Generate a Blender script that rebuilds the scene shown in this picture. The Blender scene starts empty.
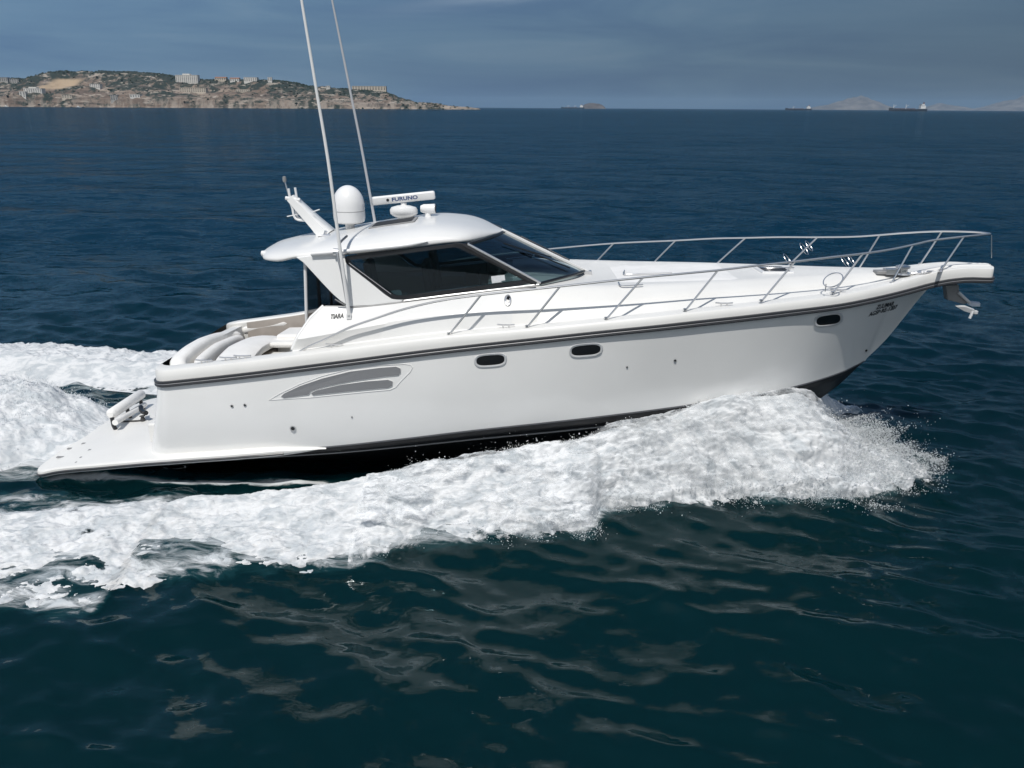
import bpy, bmesh, math, random
import numpy as np
from math import sin, cos, tan, atan, radians, pi
from mathutils import Vector, Matrix

random.seed(7)
rng = np.random.default_rng(11)
S = bpy.context.scene
COL = S.collection

# ------------------------------------------------------------------ camera, sky, sun, exposure
F, CY, CH = 800.0, -15.4, 6.6
PITCH, ROLL = atan((384 - 107.5) / F), radians(0.35)
fw = np.array([0, cos(PITCH), -sin(PITCH)])
_up = np.array([0, sin(PITCH), cos(PITCH)])
_rt = np.array([1.0, 0, 0])
rt = cos(ROLL) * _rt + sin(ROLL) * _up
up = -sin(ROLL) * _rt + cos(ROLL) * _up
CAM = np.array([0, CY, CH])
cd = bpy.data.cameras.new('camera')
cam = bpy.data.objects.new('camera', cd)
COL.objects.link(cam)
cd.sensor_width = 36
cd.lens = 36 * F / 1024
cd.clip_start = 0.1
cd.clip_end = 60000
cam.matrix_world = Matrix(((rt[0], up[0], -fw[0], CAM[0]), (rt[1], up[1], -fw[1], CAM[1]), (rt[2], up[2], -fw[2], CAM[2]), (0, 0, 0, 1)))
S.camera = cam

SUN = np.array([-0.14, -0.49, 0.86])
SUN /= np.linalg.norm(SUN)
w = bpy.data.worlds.new('World')
S.world = w
w.use_nodes = True
N, Lk = w.node_tree.nodes, w.node_tree.links
N.clear()
out = N.new('ShaderNodeOutputWorld')
bg = N.new('ShaderNodeBackground')
sky = N.new('ShaderNodeTexSky')
sky.sky_type = 'NISHITA'
sky.sun_disc = False
sky.sun_elevation = math.asin(SUN[2])
sky.sun_rotation = math.atan2(SUN[0], SUN[1])
sky.altitude = 0
sky.air_density = 1.0
sky.dust_density = 0.3
sky.ozone_density = 3.0
tc = N.new('ShaderNodeTexCoord')
# thin grey-blue overcast veil low over the sea, with streaky cloud in it
sep = N.new('ShaderNodeSeparateXYZ')
Lk.new(tc.outputs['Generated'], sep.inputs[0])
veil = N.new('ShaderNodeMapRange')
veil.inputs[1].default_value = 0.0
veil.inputs[2].default_value = 0.75
veil.inputs[3].default_value = 0.97
veil.inputs[4].default_value = 0.35
Lk.new(sep.outputs['Z'], veil.inputs[0])
mp = N.new('ShaderNodeMapping')
mp.inputs['Scale'].default_value = (1.6, 1.6, 14.0)
mp.inputs['Rotation'].default_value = (0.0, 0.10, 0.0)
Lk.new(tc.outputs['Generated'], mp.inputs[0])
nz = N.new('ShaderNodeTexNoise')
nz.inputs['Scale'].default_value = 1.7
nz.inputs['Detail'].default_value = 6
nz.inputs['Roughness'].default_value = 0.55
nz.inputs['Distortion'].default_value = 0.6
Lk.new(mp.outputs[0], nz.inputs[0])
cr = N.new('ShaderNodeValToRGB')
e = cr.color_ramp.elements
e[0].position, e[0].color = 0.34, (0.50, 1.14, 2.28, 1)
e[1].position, e[1].color = 0.68, (1.18, 1.96, 2.95, 1)
m_ = cr.color_ramp.elements.new(0.52)
m_.color = (0.80, 1.58, 2.64, 1)
Lk.new(nz.outputs[0], cr.inputs[0])
mx = N.new('ShaderNodeMix')
mx.data_type = 'RGBA'
Lk.new(veil.outputs[0], mx.inputs[0])
Lk.new(sky.outputs[0], mx.inputs[6])
side = N.new('ShaderNodeMapRange')
side.inputs[1].default_value, side.inputs[2].default_value = -0.55, 0.60
side.inputs[3].default_value, side.inputs[4].default_value = 1.08, 0.42
Lk.new(sep.outputs['X'], side.inputs[0])
sc_v = N.new('ShaderNodeVectorMath')
sc_v.operation = 'SCALE'
Lk.new(cr.outputs[0], sc_v.inputs[0])
Lk.new(side.outputs[0], sc_v.inputs['Scale'])
# one long thin streak of cirrus
def wm(op, a, b):
    q = N.new('ShaderNodeMath')
    q.operation = op
    for i_, v_ in enumerate((a, b)):
        if isinstance(v_, (int, float)): q.inputs[i_].default_value = v_
        else: Lk.new(v_, q.inputs[i_])
    return q.outputs[0]
off_ = wm('SUBTRACT', sep.outputs['Z'], wm('ADD', wm('MULTIPLY', sep.outputs['X'], 0.11), 0.113))
wob = wm('MULTIPLY', wm('SUBTRACT', nz.outputs[0], 0.5), 0.05)
st_a = wm('POWER', 2.718, wm('MULTIPLY', wm('POWER', wm('DIVIDE', wm('ADD', off_, wob), 0.0075), 2.0), -1.0))
st_b = wm('POWER', 2.718, wm('MULTIPLY', wm('POWER', wm('DIVIDE', wm('SUBTRACT', sep.outputs['X'], 0.04), 0.13), 2.0), -1.0))
cir = N.new('ShaderNodeMix')
cir.data_type = 'RGBA'
Lk.new(wm('MULTIPLY', wm('MULTIPLY', st_a, st_b), 0.75), cir.inputs[0])
Lk.new(sc_v.outputs[0], cir.inputs[6])
cir.inputs[7].default_value = (2.05, 2.65, 3.45, 1)
Lk.new(cir.outputs[2], mx.inputs[7])
# unseen bright white sky added behind the camera as fill on the hull
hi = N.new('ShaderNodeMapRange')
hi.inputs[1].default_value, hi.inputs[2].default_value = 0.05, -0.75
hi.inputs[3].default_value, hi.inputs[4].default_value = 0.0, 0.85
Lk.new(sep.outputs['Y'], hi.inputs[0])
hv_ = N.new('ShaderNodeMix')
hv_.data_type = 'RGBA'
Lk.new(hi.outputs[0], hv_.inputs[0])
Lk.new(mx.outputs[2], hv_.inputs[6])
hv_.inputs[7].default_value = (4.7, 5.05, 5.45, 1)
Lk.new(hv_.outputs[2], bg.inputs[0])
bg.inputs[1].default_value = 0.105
Lk.new(bg.outputs[0], out.inputs[0])

sl = bpy.data.lights.new('sun', 'SUN')
sl.energy = 3.4
sl.angle = radians(0.55)
sl.color = (1.0, 0.965, 0.91)
so = bpy.data.objects.new('sun', sl)
so.rotation_euler = Vector(SUN).to_track_quat('Z', 'Y').to_euler()
so.location = (0, 0, 80)
COL.objects.link(so)

S.view_settings.view_transform = 'Standard'
S.view_settings.look = 'None'
S.view_settings.exposure = 0.12
S.view_settings.gamma = 1.0
S.view_settings.use_curve_mapping = False
S.cycles.use_denoising = True
S.cycles.denoiser = 'OPENIMAGEDENOISE'
S.cycles.max_bounces = 8
S.cycles.transparent_max_bounces = 16
S.cycles.volume_bounces = 1
S.cycles.caustics_reflective = False
S.cycles.caustics_refractive = False
S.cycles.sample_clamp_indirect = 6.0


# ------------------------------------------------------------------ maths helpers
def P(px, py, y):
    """Point on the plane Y = y seen at a pixel of the photograph."""
    d = fw * F + rt * (px - 512) + up * (384 - py)
    return CAM + d * ((y - CY) / d[1])


def PZ(px, py, z):
    d = fw * F + rt * (px - 512) + up * (384 - py)
    return CAM + d * ((z - CH) / d[2])


def sstep(a, b, x):
    t = np.clip((x - a) / (b - a), 0, 1)
    return t * t * (3 - 2 * t)


class Spl:
    """Monotone cubic through (x, v) points; flat beyond the ends."""
    def __init__(self, x, v):
        o = np.argsort(x)
        self.x = np.asarray(x, float)[o]
        self.v = np.asarray(v, float)[o]
        h = np.diff(self.x)
        d = np.diff(self.v) / h
        m = np.zeros(len(self.x))
        m[0], m[-1] = d[0], d[-1]
        for i in range(1, len(m) - 1):
            if d[i - 1] * d[i] > 0:
                w1, w2 = 2 * h[i] + h[i - 1], h[i] + 2 * h[i - 1]
                m[i] = (w1 + w2) / (w1 / d[i - 1] + w2 / d[i])
        self.m = m

    def __call__(self, q):
        q = np.clip(q, self.x[0], self.x[-1])
        i = np.clip(np.searchsorted(self.x, q) - 1, 0, len(self.x) - 2)
        h = self.x[i + 1] - self.x[i]
        t = (q - self.x[i]) / h
        return ((1 + 2 * t) * (1 - t) ** 2 * self.v[i] + t * (1 - t) ** 2 * h * self.m[i]
                + t * t * (3 - 2 * t) * self.v[i + 1] + t * t * (t - 1) * h * self.m[i + 1])


def smooth_path(pts, n=8):
    """Catmull-Rom through 3-D points."""
    p = [np.asarray(q, float) for q in pts]
    p = [2 * p[0] - p[1]] + p + [2 * p[-1] - p[-2]]
    r = []
    for i in range(1, len(p) - 2):
        for k in range(n):
            t = k / n
            a, b, c, d = p[i - 1], p[i], p[i + 1], p[i + 2]
            r.append(0.5 * (2 * b + (c - a) * t + (2 * a - 5 * b + 4 * c - d) * t * t + (3 * b - a - 3 * c + d) * t ** 3))
    r.append(p[-2])
    return r


_G = {}


def gnoise(x, y, seed=0):
    """2-D gradient noise, about -0.7 … 0.7."""
    if seed not in _G:
        r = np.random.default_rng(1000 + seed)
        a = r.random((256, 256)) * 2 * pi
        _G[seed] = (np.cos(a), np.sin(a))
    gx, gy = _G[seed]
    xi, yi = np.floor(x).astype(int), np.floor(y).astype(int)
    fx, fy = x - xi, y - yi
    u, v = fx ** 3 * (fx * (fx * 6 - 15) + 10), fy ** 3 * (fy * (fy * 6 - 15) + 10)

    def g(i, j):
        a, b = (xi + i) & 255, (yi + j) & 255
        return gx[a, b] * (fx - i) + gy[a, b] * (fy - j)
    return (g(0, 0) * (1 - u) + g(1, 0) * u) * (1 - v) + (g(0, 1) * (1 - u) + g(1, 1) * u) * v


def fbm(x, y, seed=0, octv=5, rough=0.5, billow=False):
    s, a, t = 0, 1.0, 0
    for o in range(octv):
        n = gnoise(x * 2 ** o + 17.3 * o, y * 2 ** o + 5.1 * o, seed + o)
        s = s + a * ((np.abs(n) * 2.2 - 0.4) if billow else n)
        t += a
        a *= rough
    return s / t


# ------------------------------------------------------------------ scene helpers
def link(o, parent=None):
    COL.objects.link(o)
    if parent is not None:
        o.parent = parent
    return o


def thing(name, label, cat, loc=(0, 0, 0), group=None):
    o = bpy.data.objects.new(name, None)
    o.location = loc
    o.empty_display_size = 0.3
    link(o)
    tag(o, label, cat, group)
    bpy.context.view_layer.update()
    return o


def tag(o, label=None, cat=None, group=None, kind=None):
    if label: o['label'] = label
    if cat: o['category'] = cat
    if group: o['group'] = group
    if kind: o['kind'] = kind
    return o


def heel(y, z, x):
    """The yacht leans a little onto its far side."""
    return z - (.045 + .05 * sstep(-3.0, -5.0, x)) * np.maximum(y, 0)


def PY(px, py, y):
    """Point on the yacht at a pixel, before the lean is put on."""
    p = P(px, py, y)
    p[2] += (.045 + .05 * sstep(-3.0, -5.0, p[0])) * max(y, 0)
    return p


class MB:
    """Collects shapes for ONE mesh object (world coordinates)."""
    def __init__(self):
        self.v, self.f = [], []

    def add(self, verts, faces):
        b = len(self.v)
        self.v += [tuple(map(float, q)) for q in verts]
        self.f += [tuple(i + b for i in q) for q in faces]
        return self

    def grid(self, rows, close_u=False, close_v=False, flip=False):
        n, m = len(rows), len(rows[0])
        fs = []
        for i in range(n if close_u else n - 1):
            for j in range(m if close_v else m - 1):
                a, b = i, (i + 1) % n
                c, d = j, (j + 1) % m
                q = (a * m + c, b * m + c, b * m + d, a * m + d)
                fs.append(q[::-1] if flip else q)
        return self.add([p for r in rows for p in r], fs)

    def box(self, lo, hi):
        (a, b, c), (d, e_, f_) = lo, hi
        vs = [(a, b, c), (d, b, c), (d, e_, c), (a, e_, c), (a, b, f_), (d, b, f_), (d, e_, f_), (a, e_, f_)]
        return self.add(vs, [(3, 2, 1, 0), (4, 5, 6, 7), (0, 1, 5, 4), (1, 2, 6, 5), (2, 3, 7, 6), (3, 0, 4, 7)])

    def tube(self, pts, r, seg=8, cap=True, close=False):
        p = [np.asarray(q, float) for q in pts]
        n = len(p)
        rr = r if hasattr(r, '__len__') else [r] * n
        rows = []
        prev = None
        for i in range(n):
            if close:
                t = p[(i + 1) % n] - p[i - 1]
            else:
                t = p[min(i + 1, n - 1)] - p[max(i - 1, 0)]
            t = t / (np.linalg.norm(t) + 1e-12)
            if prev is None:
                h = np.array([0, 0, 1.0]) if abs(t[2]) < 0.9 else np.array([1.0, 0, 0])
                a = np.cross(t, h)
            else:
                a = prev - t * (prev @ t)
            a = a / np.linalg.norm(a)
            prev = a
            b = np.cross(t, a)
            rows.append([p[i] + rr[i] * (a * cos(2 * pi * k / seg) + b * sin(2 * pi * k / seg)) for k in range(seg)])
        base = len(self.v)
        self.grid(rows, close_u=close, close_v=True)
        if cap and not close:
            self.f.append(tuple(base + k for k in range(seg)))
            self.f.append(tuple(base + (n - 1) * seg + k for k in reversed(range(seg))))
        return self

    def lathe(self, prof, c, seg=24, axis='Z', sx=1.0, sy=1.0):
        rows = []
        for (r, h) in prof:
            row = []
            for k in range(seg):
                a, b = r * cos(2 * pi * k / seg) * sx, r * sin(2 * pi * k / seg) * sy
                row.append({'Z': (c[0] + a, c[1] + b, c[2] + h), 'X': (c[0] + h, c[1] + a, c[2] + b), 'Y': (c[0] + a, c[1] + h, c[2] + b)}[axis])
            rows.append(row)
        base = len(self.v)
        self.grid(rows, close_v=True)
        m = len(prof)
        if prof[0][0] > 1e-5: self.f.append(tuple(base + k for k in reversed(range(seg))))
        if prof[-1][0] > 1e-5: self.f.append(tuple(base + (m - 1) * seg + k for k in range(seg)))
        return self

    def prism(self, poly, off):
        """Polygon of 3-D points thickened by the vector off."""
        n = len(poly)
        q = [np.asarray(p, float) for p in poly]
        o = np.asarray(off, float)
        vs = q + [p + o for p in q]
        fs = [tuple(range(n)), tuple(reversed(range(n, 2 * n)))]
        fs += [(i, i + n, (i + 1) % n + n, (i + 1) % n) for i in range(n)]
        return self.add(vs, fs)

    def mirror(self):
        n = len(self.v)
        self.v += [(x, -y, z) for (x, y, z) in self.v]
        self.f += [tuple(i + n for i in reversed(q)) for q in self.f]
        return self

    def mirrored(self):
        m = MB()
        m.v = [(x, -y, z) for (x, y, z) in self.v]
        m.f = [tuple(reversed(q)) for q in self.f]
        return m

    def build(self, name, mat, parent=None, smooth=True, angle=40, weld=True, bevel=0.0, label=None, loc=None):
        me = bpy.data.meshes.new(name)
        off = np.array(parent_loc(parent) if loc is None else loc)
        top_ = parent
        while top_ is not None and top_.parent is not None:
            top_ = top_.parent
        if top_ is not None and top_.name == 'motor_yacht':
            self.v = [(x, y, float(heel(y, z, x))) for x, y, z in self.v]
        me.from_pydata([tuple(np.array(q) - off) for q in self.v], [], self.f)
        bm = bmesh.new()
        bm.from_mesh(me)
        if weld:
            bmesh.ops.remove_doubles(bm, verts=bm.verts, dist=1e-4)
        if bevel > 0:
            ed = [e_ for e_ in bm.edges if len(e_.link_faces) == 2 and e_.calc_face_angle(0) > 0.6]
            bmesh.ops.bevel(bm, geom=ed, offset=bevel, segments=2, affect='EDGES', profile=0.5)
        bmesh.ops.recalc_face_normals(bm, faces=bm.faces)
        if smooth:
            for f_ in bm.faces: f_.smooth = True
            for e_ in bm.edges:
                e_.smooth = not (len(e_.link_faces) == 2 and e_.calc_face_angle(0) > radians(angle))
        bm.to_mesh(me)
        bm.free()
        me.materials.append(mat)
        o = bpy.data.objects.new(name, me)
        if parent is None: o.location = off
        link(o, parent)
        if label: o['label'] = label
        return o


def parent_loc(p):
    r = np.zeros(3)
    while p is not None:
        r += np.array(p.location)
        p = p.parent
    return r


def grid_mesh(name, X, Y, Z, mat, attrs=None, keep=None):
    n, m = X.shape
    me = bpy.data.meshes.new(name)
    co = np.stack([X, Y, Z], -1).reshape(-1, 3).astype(np.float32)
    idx = np.arange(n * m).reshape(n, m)
    q = np.stack([idx[:-1, :-1], idx[1:, :-1], idx[1:, 1:], idx[:-1, 1:]], -1).reshape(-1, 4)
    if keep is not None:
        k = keep.reshape(-1)
        q = q[k[q].any(axis=1)]
        used = np.zeros(n * m, bool)
        used[q.ravel()] = True
        remap = np.cumsum(used) - 1
        q = remap[q]
        co = co[used]
    else:
        used = None
    me.vertices.add(len(co))
    me.vertices.foreach_set('co', co.ravel())
    me.loops.add(q.size)
    me.loops.foreach_set('vertex_index', q.ravel().astype(np.int32))
    me.polygons.add(len(q))
    me.polygons.foreach_set('loop_start', (np.arange(len(q)) * 4).astype(np.int32))
    me.polygons.foreach_set('use_smooth', np.ones(len(q), bool))
    me.update(calc_edges=True)
    for k, a in (attrs or {}).items():
        at = me.attributes.new(k, 'FLOAT', 'POINT')
        d = a.reshape(-1).astype(np.float32)
        at.data.foreach_set('value', d if used is None else d[used])
    me.materials.append(mat)
    o = bpy.data.objects.new(name, me)
    return link(o)


# ------------------------------------------------------------------ materials
def mat(name, col, rough=0.5, metal=0.0, coat=0.0, spec=0.5, bump=0.0, bscale=20.0, mottle=0.0, mscale=3.0):
    m = bpy.data.materials.new(name)
    m.use_nodes = True
    nt = m.node_tree
    b = nt.nodes['Principled BSDF']
    b.inputs['Base Color'].default_value = (*col, 1)
    b.inputs['Roughness'].default_value = rough
    b.inputs['Metallic'].default_value = metal
    b.inputs['Coat Weight'].default_value = coat
    b.inputs['Coat Roughness'].default_value = 0.08
    b.inputs['Specular IOR Level'].default_value = spec
    tc_ = nt.nodes.new('ShaderNodeTexCoord')
    if mottle > 0:
        n1 = nt.nodes.new('ShaderNodeTexNoise')
        n1.inputs['Scale'].default_value = mscale
        n1.inputs['Detail'].default_value = 5
        nt.links.new(tc_.outputs['Object'], n1.inputs[0])
        r = nt.nodes.new('ShaderNodeMapRange')
        r.inputs[1].default_value, r.inputs[2].default_value = 0.3, 0.7
        r.inputs[3].default_value, r.inputs[4].default_value = 1 - mottle, 1 + mottle * 0.4
        nt.links.new(n1.outputs[0], r.inputs[0])
        v = nt.nodes.new('ShaderNodeVectorMath')
        v.operation = 'SCALE'
        v.inputs[0].default_value = col
        nt.links.new(r.outputs[0], v.inputs['Scale'])
        nt.links.new(v.outputs[0], b.inputs['Base Color'])
    if bump > 0:
        n2 = nt.nodes.new('ShaderNodeTexNoise')
        n2.inputs['Scale'].default_value = bscale
        n2.inputs['Detail'].default_value = 4
        nt.links.new(tc_.outputs['Object'], n2.inputs[0])
        bp = nt.nodes.new('ShaderNodeBump')
        bp.inputs['Strength'].default_value = bump
        bp.inputs['Distance'].default_value = 0.02
        nt.links.new(n2.outputs[0], bp.inputs['Height'])
        nt.links.new(bp.outputs[0], b.inputs['Normal'])
    return m


GEL = mat('white_gelcoat', (0.80, 0.80, 0.79), 0.25, coat=0.4, bump=0.02, bscale=1.3, mottle=0.03, mscale=0.9)
ROOFW = mat('hardtop_gelcoat', (0.70, 0.70, 0.69), 0.32, coat=0.3, bump=0.02, bscale=1.3, mottle=0.04, mscale=0.9)
DECKW = mat('deck_gelcoat', (0.70, 0.695, 0.675), 0.42, bump=0.10, bscale=60, mottle=0.04, mscale=1.5)
NONSKID = mat('nonskid_deck', (0.74, 0.735, 0.71), 0.6, bump=0.35, bscale=120, mottle=0.07, mscale=2.5)
BLACK = mat('black_antifouling', (0.009, 0.010, 0.013), 0.42, bump=0.1, bscale=5, mottle=0.3, mscale=4)
STRIPE = mat('grey_boot_stripe', (0.10, 0.105, 0.115), 0.35)
STRAKE = mat('worn_grey_strake', (0.24, 0.25, 0.26), 0.4)
RUBD = mat('dark_rub_rubber', (0.035, 0.037, 0.042), 0.4)
STEEL = mat('stainless_steel', (0.66, 0.655, 0.65), 0.28, metal=0.9)
GALV = mat('galvanised_steel', (0.62, 0.63, 0.64), 0.4, metal=0.25, mottle=0.1, mscale=8)
SEAMG = mat('pale_seam', (0.55, 0.55, 0.54), 0.6)
BEAD = mat('dull_metal_bead', (0.22, 0.22, 0.23), 0.5, metal=0.3)
ALU = mat('brushed_aluminium', (0.70, 0.70, 0.71), 0.33, metal=0.9)
VINYL = mat('white_vinyl', (0.80, 0.79, 0.77), 0.5, bump=0.2, bscale=12, mottle=0.06, mscale=4)
TAUPE = mat('taupe_lining', (0.40, 0.36, 0.325), 0.6, mottle=0.12, mscale=5)
GREYP = mat('grey_panel', (0.25, 0.25, 0.25), 0.5, mottle=0.1, mscale=6)
VENTG = mat('grey_louvre', (0.20, 0.205, 0.215), 0.45, bump=0.05)
DARK = mat('dark_trim', (0.012, 0.013, 0.015), 0.35)
DARKIN = mat('dark_interior', (0.018, 0.02, 0.023), 0.7)
SEATD = mat('dark_seat_leather', (0.075, 0.072, 0.07), 0.5, bump=0.2)
PALEIN = mat('pale_dash', (0.34, 0.35, 0.34), 0.6)
WPLAST = mat('white_plastic', (0.74, 0.74, 0.74), 0.3, coat=0.2, mottle=0.03)
BLUEINK = mat('blue_lettering', (0.012, 0.045, 0.16), 0.5)
BLACKINK = mat('black_lettering', (0.012, 0.014, 0.018), 0.5)
WHIP = mat('white_fibreglass', (0.78, 0.78, 0.77), 0.35)
GREYWHIP = mat('grey_fibreglass', (0.45, 0.46, 0.48), 0.4)
ROPE = mat('dark_rope', (0.05, 0.05, 0.05), 0.9, bump=0.5, bscale=60)
PAPER = mat('pale_sticker', (0.62, 0.64, 0.66), 0.6, mottle=0.1, mscale=30)


def glass(name, tint, fac, rough=0.02):
    """Thin tinted pane: clear tint seen straight on, sky reflection at grazing angles."""
    m = bpy.data.materials.new(name)
    m.use_nodes = True
    nt = m.node_tree
    nt.nodes.remove(nt.nodes['Principled BSDF'])
    o = nt.nodes['Material Output']
    t = nt.nodes.new('ShaderNodeBsdfTransparent')
    t.inputs[0].default_value = (*tint, 1)
    g = nt.nodes.new('ShaderNodeBsdfGlossy')
    g.inputs['Roughness'].default_value = rough
    g.inputs[0].default_value = (0.9, 0.95, 0.97, 1)
    fr = nt.nodes.new('ShaderNodeFresnel')
    fr.inputs[0].default_value = 1.5
    a = nt.nodes.new('ShaderNodeMath')
    a.operation = 'MULTIPLY'
    a.inputs[1].default_value = fac
    nt.links.new(fr.outputs[0], a.inputs[0])
    x = nt.nodes.new('ShaderNodeMixShader')
    nt.links.new(a.outputs[0], x.inputs[0])
    nt.links.new(t.outputs[0], x.inputs[1])
    nt.links.new(g.outputs[0], x.inputs[2])
    nt.links.new(x.outputs[0], o.inputs[0])
    return m


TINT = glass('tinted_glass', (0.50, 0.60, 0.62), 0.65)
CLEARG = glass('windscreen_glass', (0.46, 0.56, 0.58), 1.0)
ENCL = glass('clear_vinyl_curtain', (0.50, 0.60, 0.60), 1.0, 0.06)
CURT = mat('smoked_vinyl_curtain', (0.045, 0.075, 0.08), 0.12)
CURT.node_tree.nodes['Principled BSDF'].inputs['Alpha'].default_value = 0.75
PORTG = mat('dark_port_glass', (0.008, 0.009, 0.011), 0.3)


class NT:
    """Tiny node-building helper."""
    def __init__(self, m):
        m.use_nodes = True
        self.t = m.node_tree
        self.b = self.t.nodes['Principled BSDF']
        self.o = self.t.nodes['Material Output']

    def n(self, typ, **kw):
        x = self.t.nodes.new(typ)
        for k, v in kw.items():
            if hasattr(x, k): setattr(x, k, v)
        return x

    def l(self, a, b):
        self.t.links.new(a, b)

    def math(self, op, a, b=None, clamp=False):
        x = self.n('ShaderNodeMath', operation=op, use_clamp=clamp)
        for i, q in enumerate((a, b)):
            if q is None: continue
            if isinstance(q, (int, float)): x.inputs[i].default_value = q
            else: self.l(q, x.inputs[i])
        return x.outputs[0]

    def noise(self, vec, scale, detail=4, rough=0.5, dist=0.0):
        x = self.n('ShaderNodeTexNoise')
        x.inputs['Scale'].default_value = scale
        x.inputs['Detail'].default_value = detail
        x.inputs['Roughness'].default_value = rough
        x.inputs['Distortion'].default_value = dist
        self.l(vec, x.inputs['Vector'])
        return x.outputs[0]

    def mapping(self, vec, scale=(1, 1, 1), rot=(0, 0, 0)):
        x = self.n('ShaderNodeMapping')
        x.inputs['Scale'].default_value = scale
        x.inputs['Rotation'].default_value = rot
        self.l(vec, x.inputs['Vector'])
        return x.outputs[0]

    def rng(self, v, a, b, c, d, typ='SMOOTHSTEP'):
        x = self.n('ShaderNodeMapRange', interpolation_type=typ)
        for i, q in enumerate((a, b, c, d)): x.inputs[i + 1].default_value = q
        self.l(v, x.inputs[0])
        return x.outputs[0]

    def mixc(self, f, a, b):
        x = self.n('ShaderNodeMix', data_type='RGBA')
        if isinstance(f, float): x.inputs[0].default_value = f
        else: self.l(f, x.inputs[0])
        for i, q in ((6, a), (7, b)):
            if isinstance(q, tuple): x.inputs[i].default_value = (*q, 1)
            else: self.l(q, x.inputs[i])
        return x.outputs[2]

    def attr(self, name):
        x = self.n('ShaderNodeAttribute', attribute_name=name)
        return x.outputs['Fac']


# sea: dark teal body, sky reflection, ripples as bump, lacy foam by mask
SEA = bpy.data.materials.new('sea_water')
k = NT(SEA)
geo = k.n('ShaderNodeNewGeometry').outputs['Position']
def slope(vec, scale, detail, dist):
    x = k.n('ShaderNodeTexNoise')
    x.inputs['Scale'].default_value = scale
    x.inputs['Detail'].default_value = detail
    x.inputs['Roughness'].default_value = 0.6
    x.inputs['Distortion'].default_value = dist
    k.l(vec, x.inputs['Vector'])
    y = k.n('ShaderNodeVectorMath', operation='SUBTRACT')
    k.l(x.outputs['Color'], y.inputs[0])
    y.inputs[1].default_value = (.5, .5, .5)
    return y.outputs[0]


def vscale(v, s_):
    x = k.n('ShaderNodeVectorMath', operation='MULTIPLY')
    k.l(v, x.inputs[0])
    x.inputs[1].default_value = s_
    return x.outputs[0]


def vadd(a, b):
    x = k.n('ShaderNodeVectorMath', operation='ADD')
    k.l(a, x.inputs[0])
    k.l(b, x.inputs[1])
    return x.outputs[0]
# ripples: random wave slopes at three sizes tilt the surface
patch = k.noise(k.mapping(geo, (0.35, 1, 1), (0, 0, 0.15)), 0.045, 4, 0.55, 0.3)
sl1 = vscale(slope(k.mapping(geo, (0.75, 1.6, 1), (0, 0, 0.25)), 2.6, 3, 0.4), (.44, .78, 0))
sl2 = vscale(slope(k.mapping(geo, (0.6, 1.5, 1), (0, 0, -0.12)), 0.75, 4, 0.4), (.48, 1.0, 0))
sl3 = vscale(slope(k.mapping(geo, (0.55, 1.4, 1), (0, 0, 0.12)), 0.16, 3, 0.3), (.18, .38, 0))
sl0 = vscale(slope(k.mapping(geo, (0.8, 1.5, 1), (0, 0, 0.3)), 7.5, 2, 0.3), (.32, .50, 0))
fine_s = k.n('ShaderNodeVectorMath', operation='SCALE')
k.l(vadd(vadd(sl0, sl1), sl2), fine_s.inputs[0])
k.l(k.rng(k.attr('rough_sea'), 0, 1, .46, 1.0, 'LINEAR'), fine_s.inputs['Scale'])
sls = vadd(fine_s.outputs[0], sl3)
ps_ = k.n('ShaderNodeVectorMath', operation='SCALE')
k.l(sls, ps_.inputs[0])
k.l(k.rng(patch, 0.34, 0.66, 0.70, 1.15), ps_.inputs['Scale'])
nn = vadd(k.n('ShaderNodeNewGeometry').outputs['Normal'], ps_.outputs[0])
bp = k.n('ShaderNodeVectorMath', operation='NORMALIZE')
k.l(nn, bp.inputs[0])
foam_a = k.attr('foam')
lace = k.noise(k.mapping(geo, (0.55, 1.3, 1), (0, 0, 0.12)), 3.2, 8, 0.66, 0.9)
lace2 = k.noise(k.mapping(geo, (0.4, 1.5, 1), (0, 0, 0.1)), 0.9, 5, 0.6, 0.5)
lc = k.math('ADD', k.math('MULTIPLY', lace, 0.62), k.math('MULTIPLY', lace2, 0.38))
lc = k.rng(lc, 0.33, 0.67, 0.0, 1.0, 'LINEAR')
thr = k.math('ADD', lc, k.math('SUBTRACT', k.math('MULTIPLY', foam_a, 1.12), 1.0))
fm = k.rng(thr, -0.04, 0.42, 0.0, 1.0)
aer = k.math('MULTIPLY', k.rng(thr, -0.45, 0.1, 0.0, 1.0), k.rng(foam_a, 0.02, 0.25, 0.0, 1.0))
body = k.mixc(k.rng(k.noise(geo, 0.03, 3), 0.35, 0.65, 0.0, 1.0), (0.0006, 0.0095, 0.0135), (0.0008, 0.0125, 0.0150))
body = k.mixc(k.math('MULTIPLY', aer, 0.5), body, (0.012, 0.055, 0.065))
k.t.nodes.remove(k.b)
bp2 = k.n('ShaderNodeBump')
bp2.inputs['Distance'].default_value = 0.10
bp2.inputs['Strength'].default_value = 0.8
k.l(k.math('MULTIPLY', fm, lace), bp2.inputs['Height'])
k.l(bp.outputs[0], bp2.inputs['Normal'])
dif = k.n('ShaderNodeSubsurfaceScattering', falloff='BURLEY')
dif.inputs['Scale'].default_value = 1.0
dif.inputs['Radius'].default_value = (.5, 1.1, 1.4)
fdf = k.n('ShaderNodeBsdfDiffuse')
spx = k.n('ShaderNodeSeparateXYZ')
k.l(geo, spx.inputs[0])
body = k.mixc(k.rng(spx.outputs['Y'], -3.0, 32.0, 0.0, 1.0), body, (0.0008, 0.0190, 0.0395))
fcol = k.mixc(k.rng(lace2, .34, .66, 0, 1), (0.36, 0.41, 0.44), (0.60, 0.62, 0.63))
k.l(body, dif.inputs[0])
k.l(fcol, fdf.inputs[0])
k.l(bp2.outputs[0], fdf.inputs['Normal'])
bmix = k.n('ShaderNodeMixShader')
k.l(fm, bmix.inputs[0])
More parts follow.
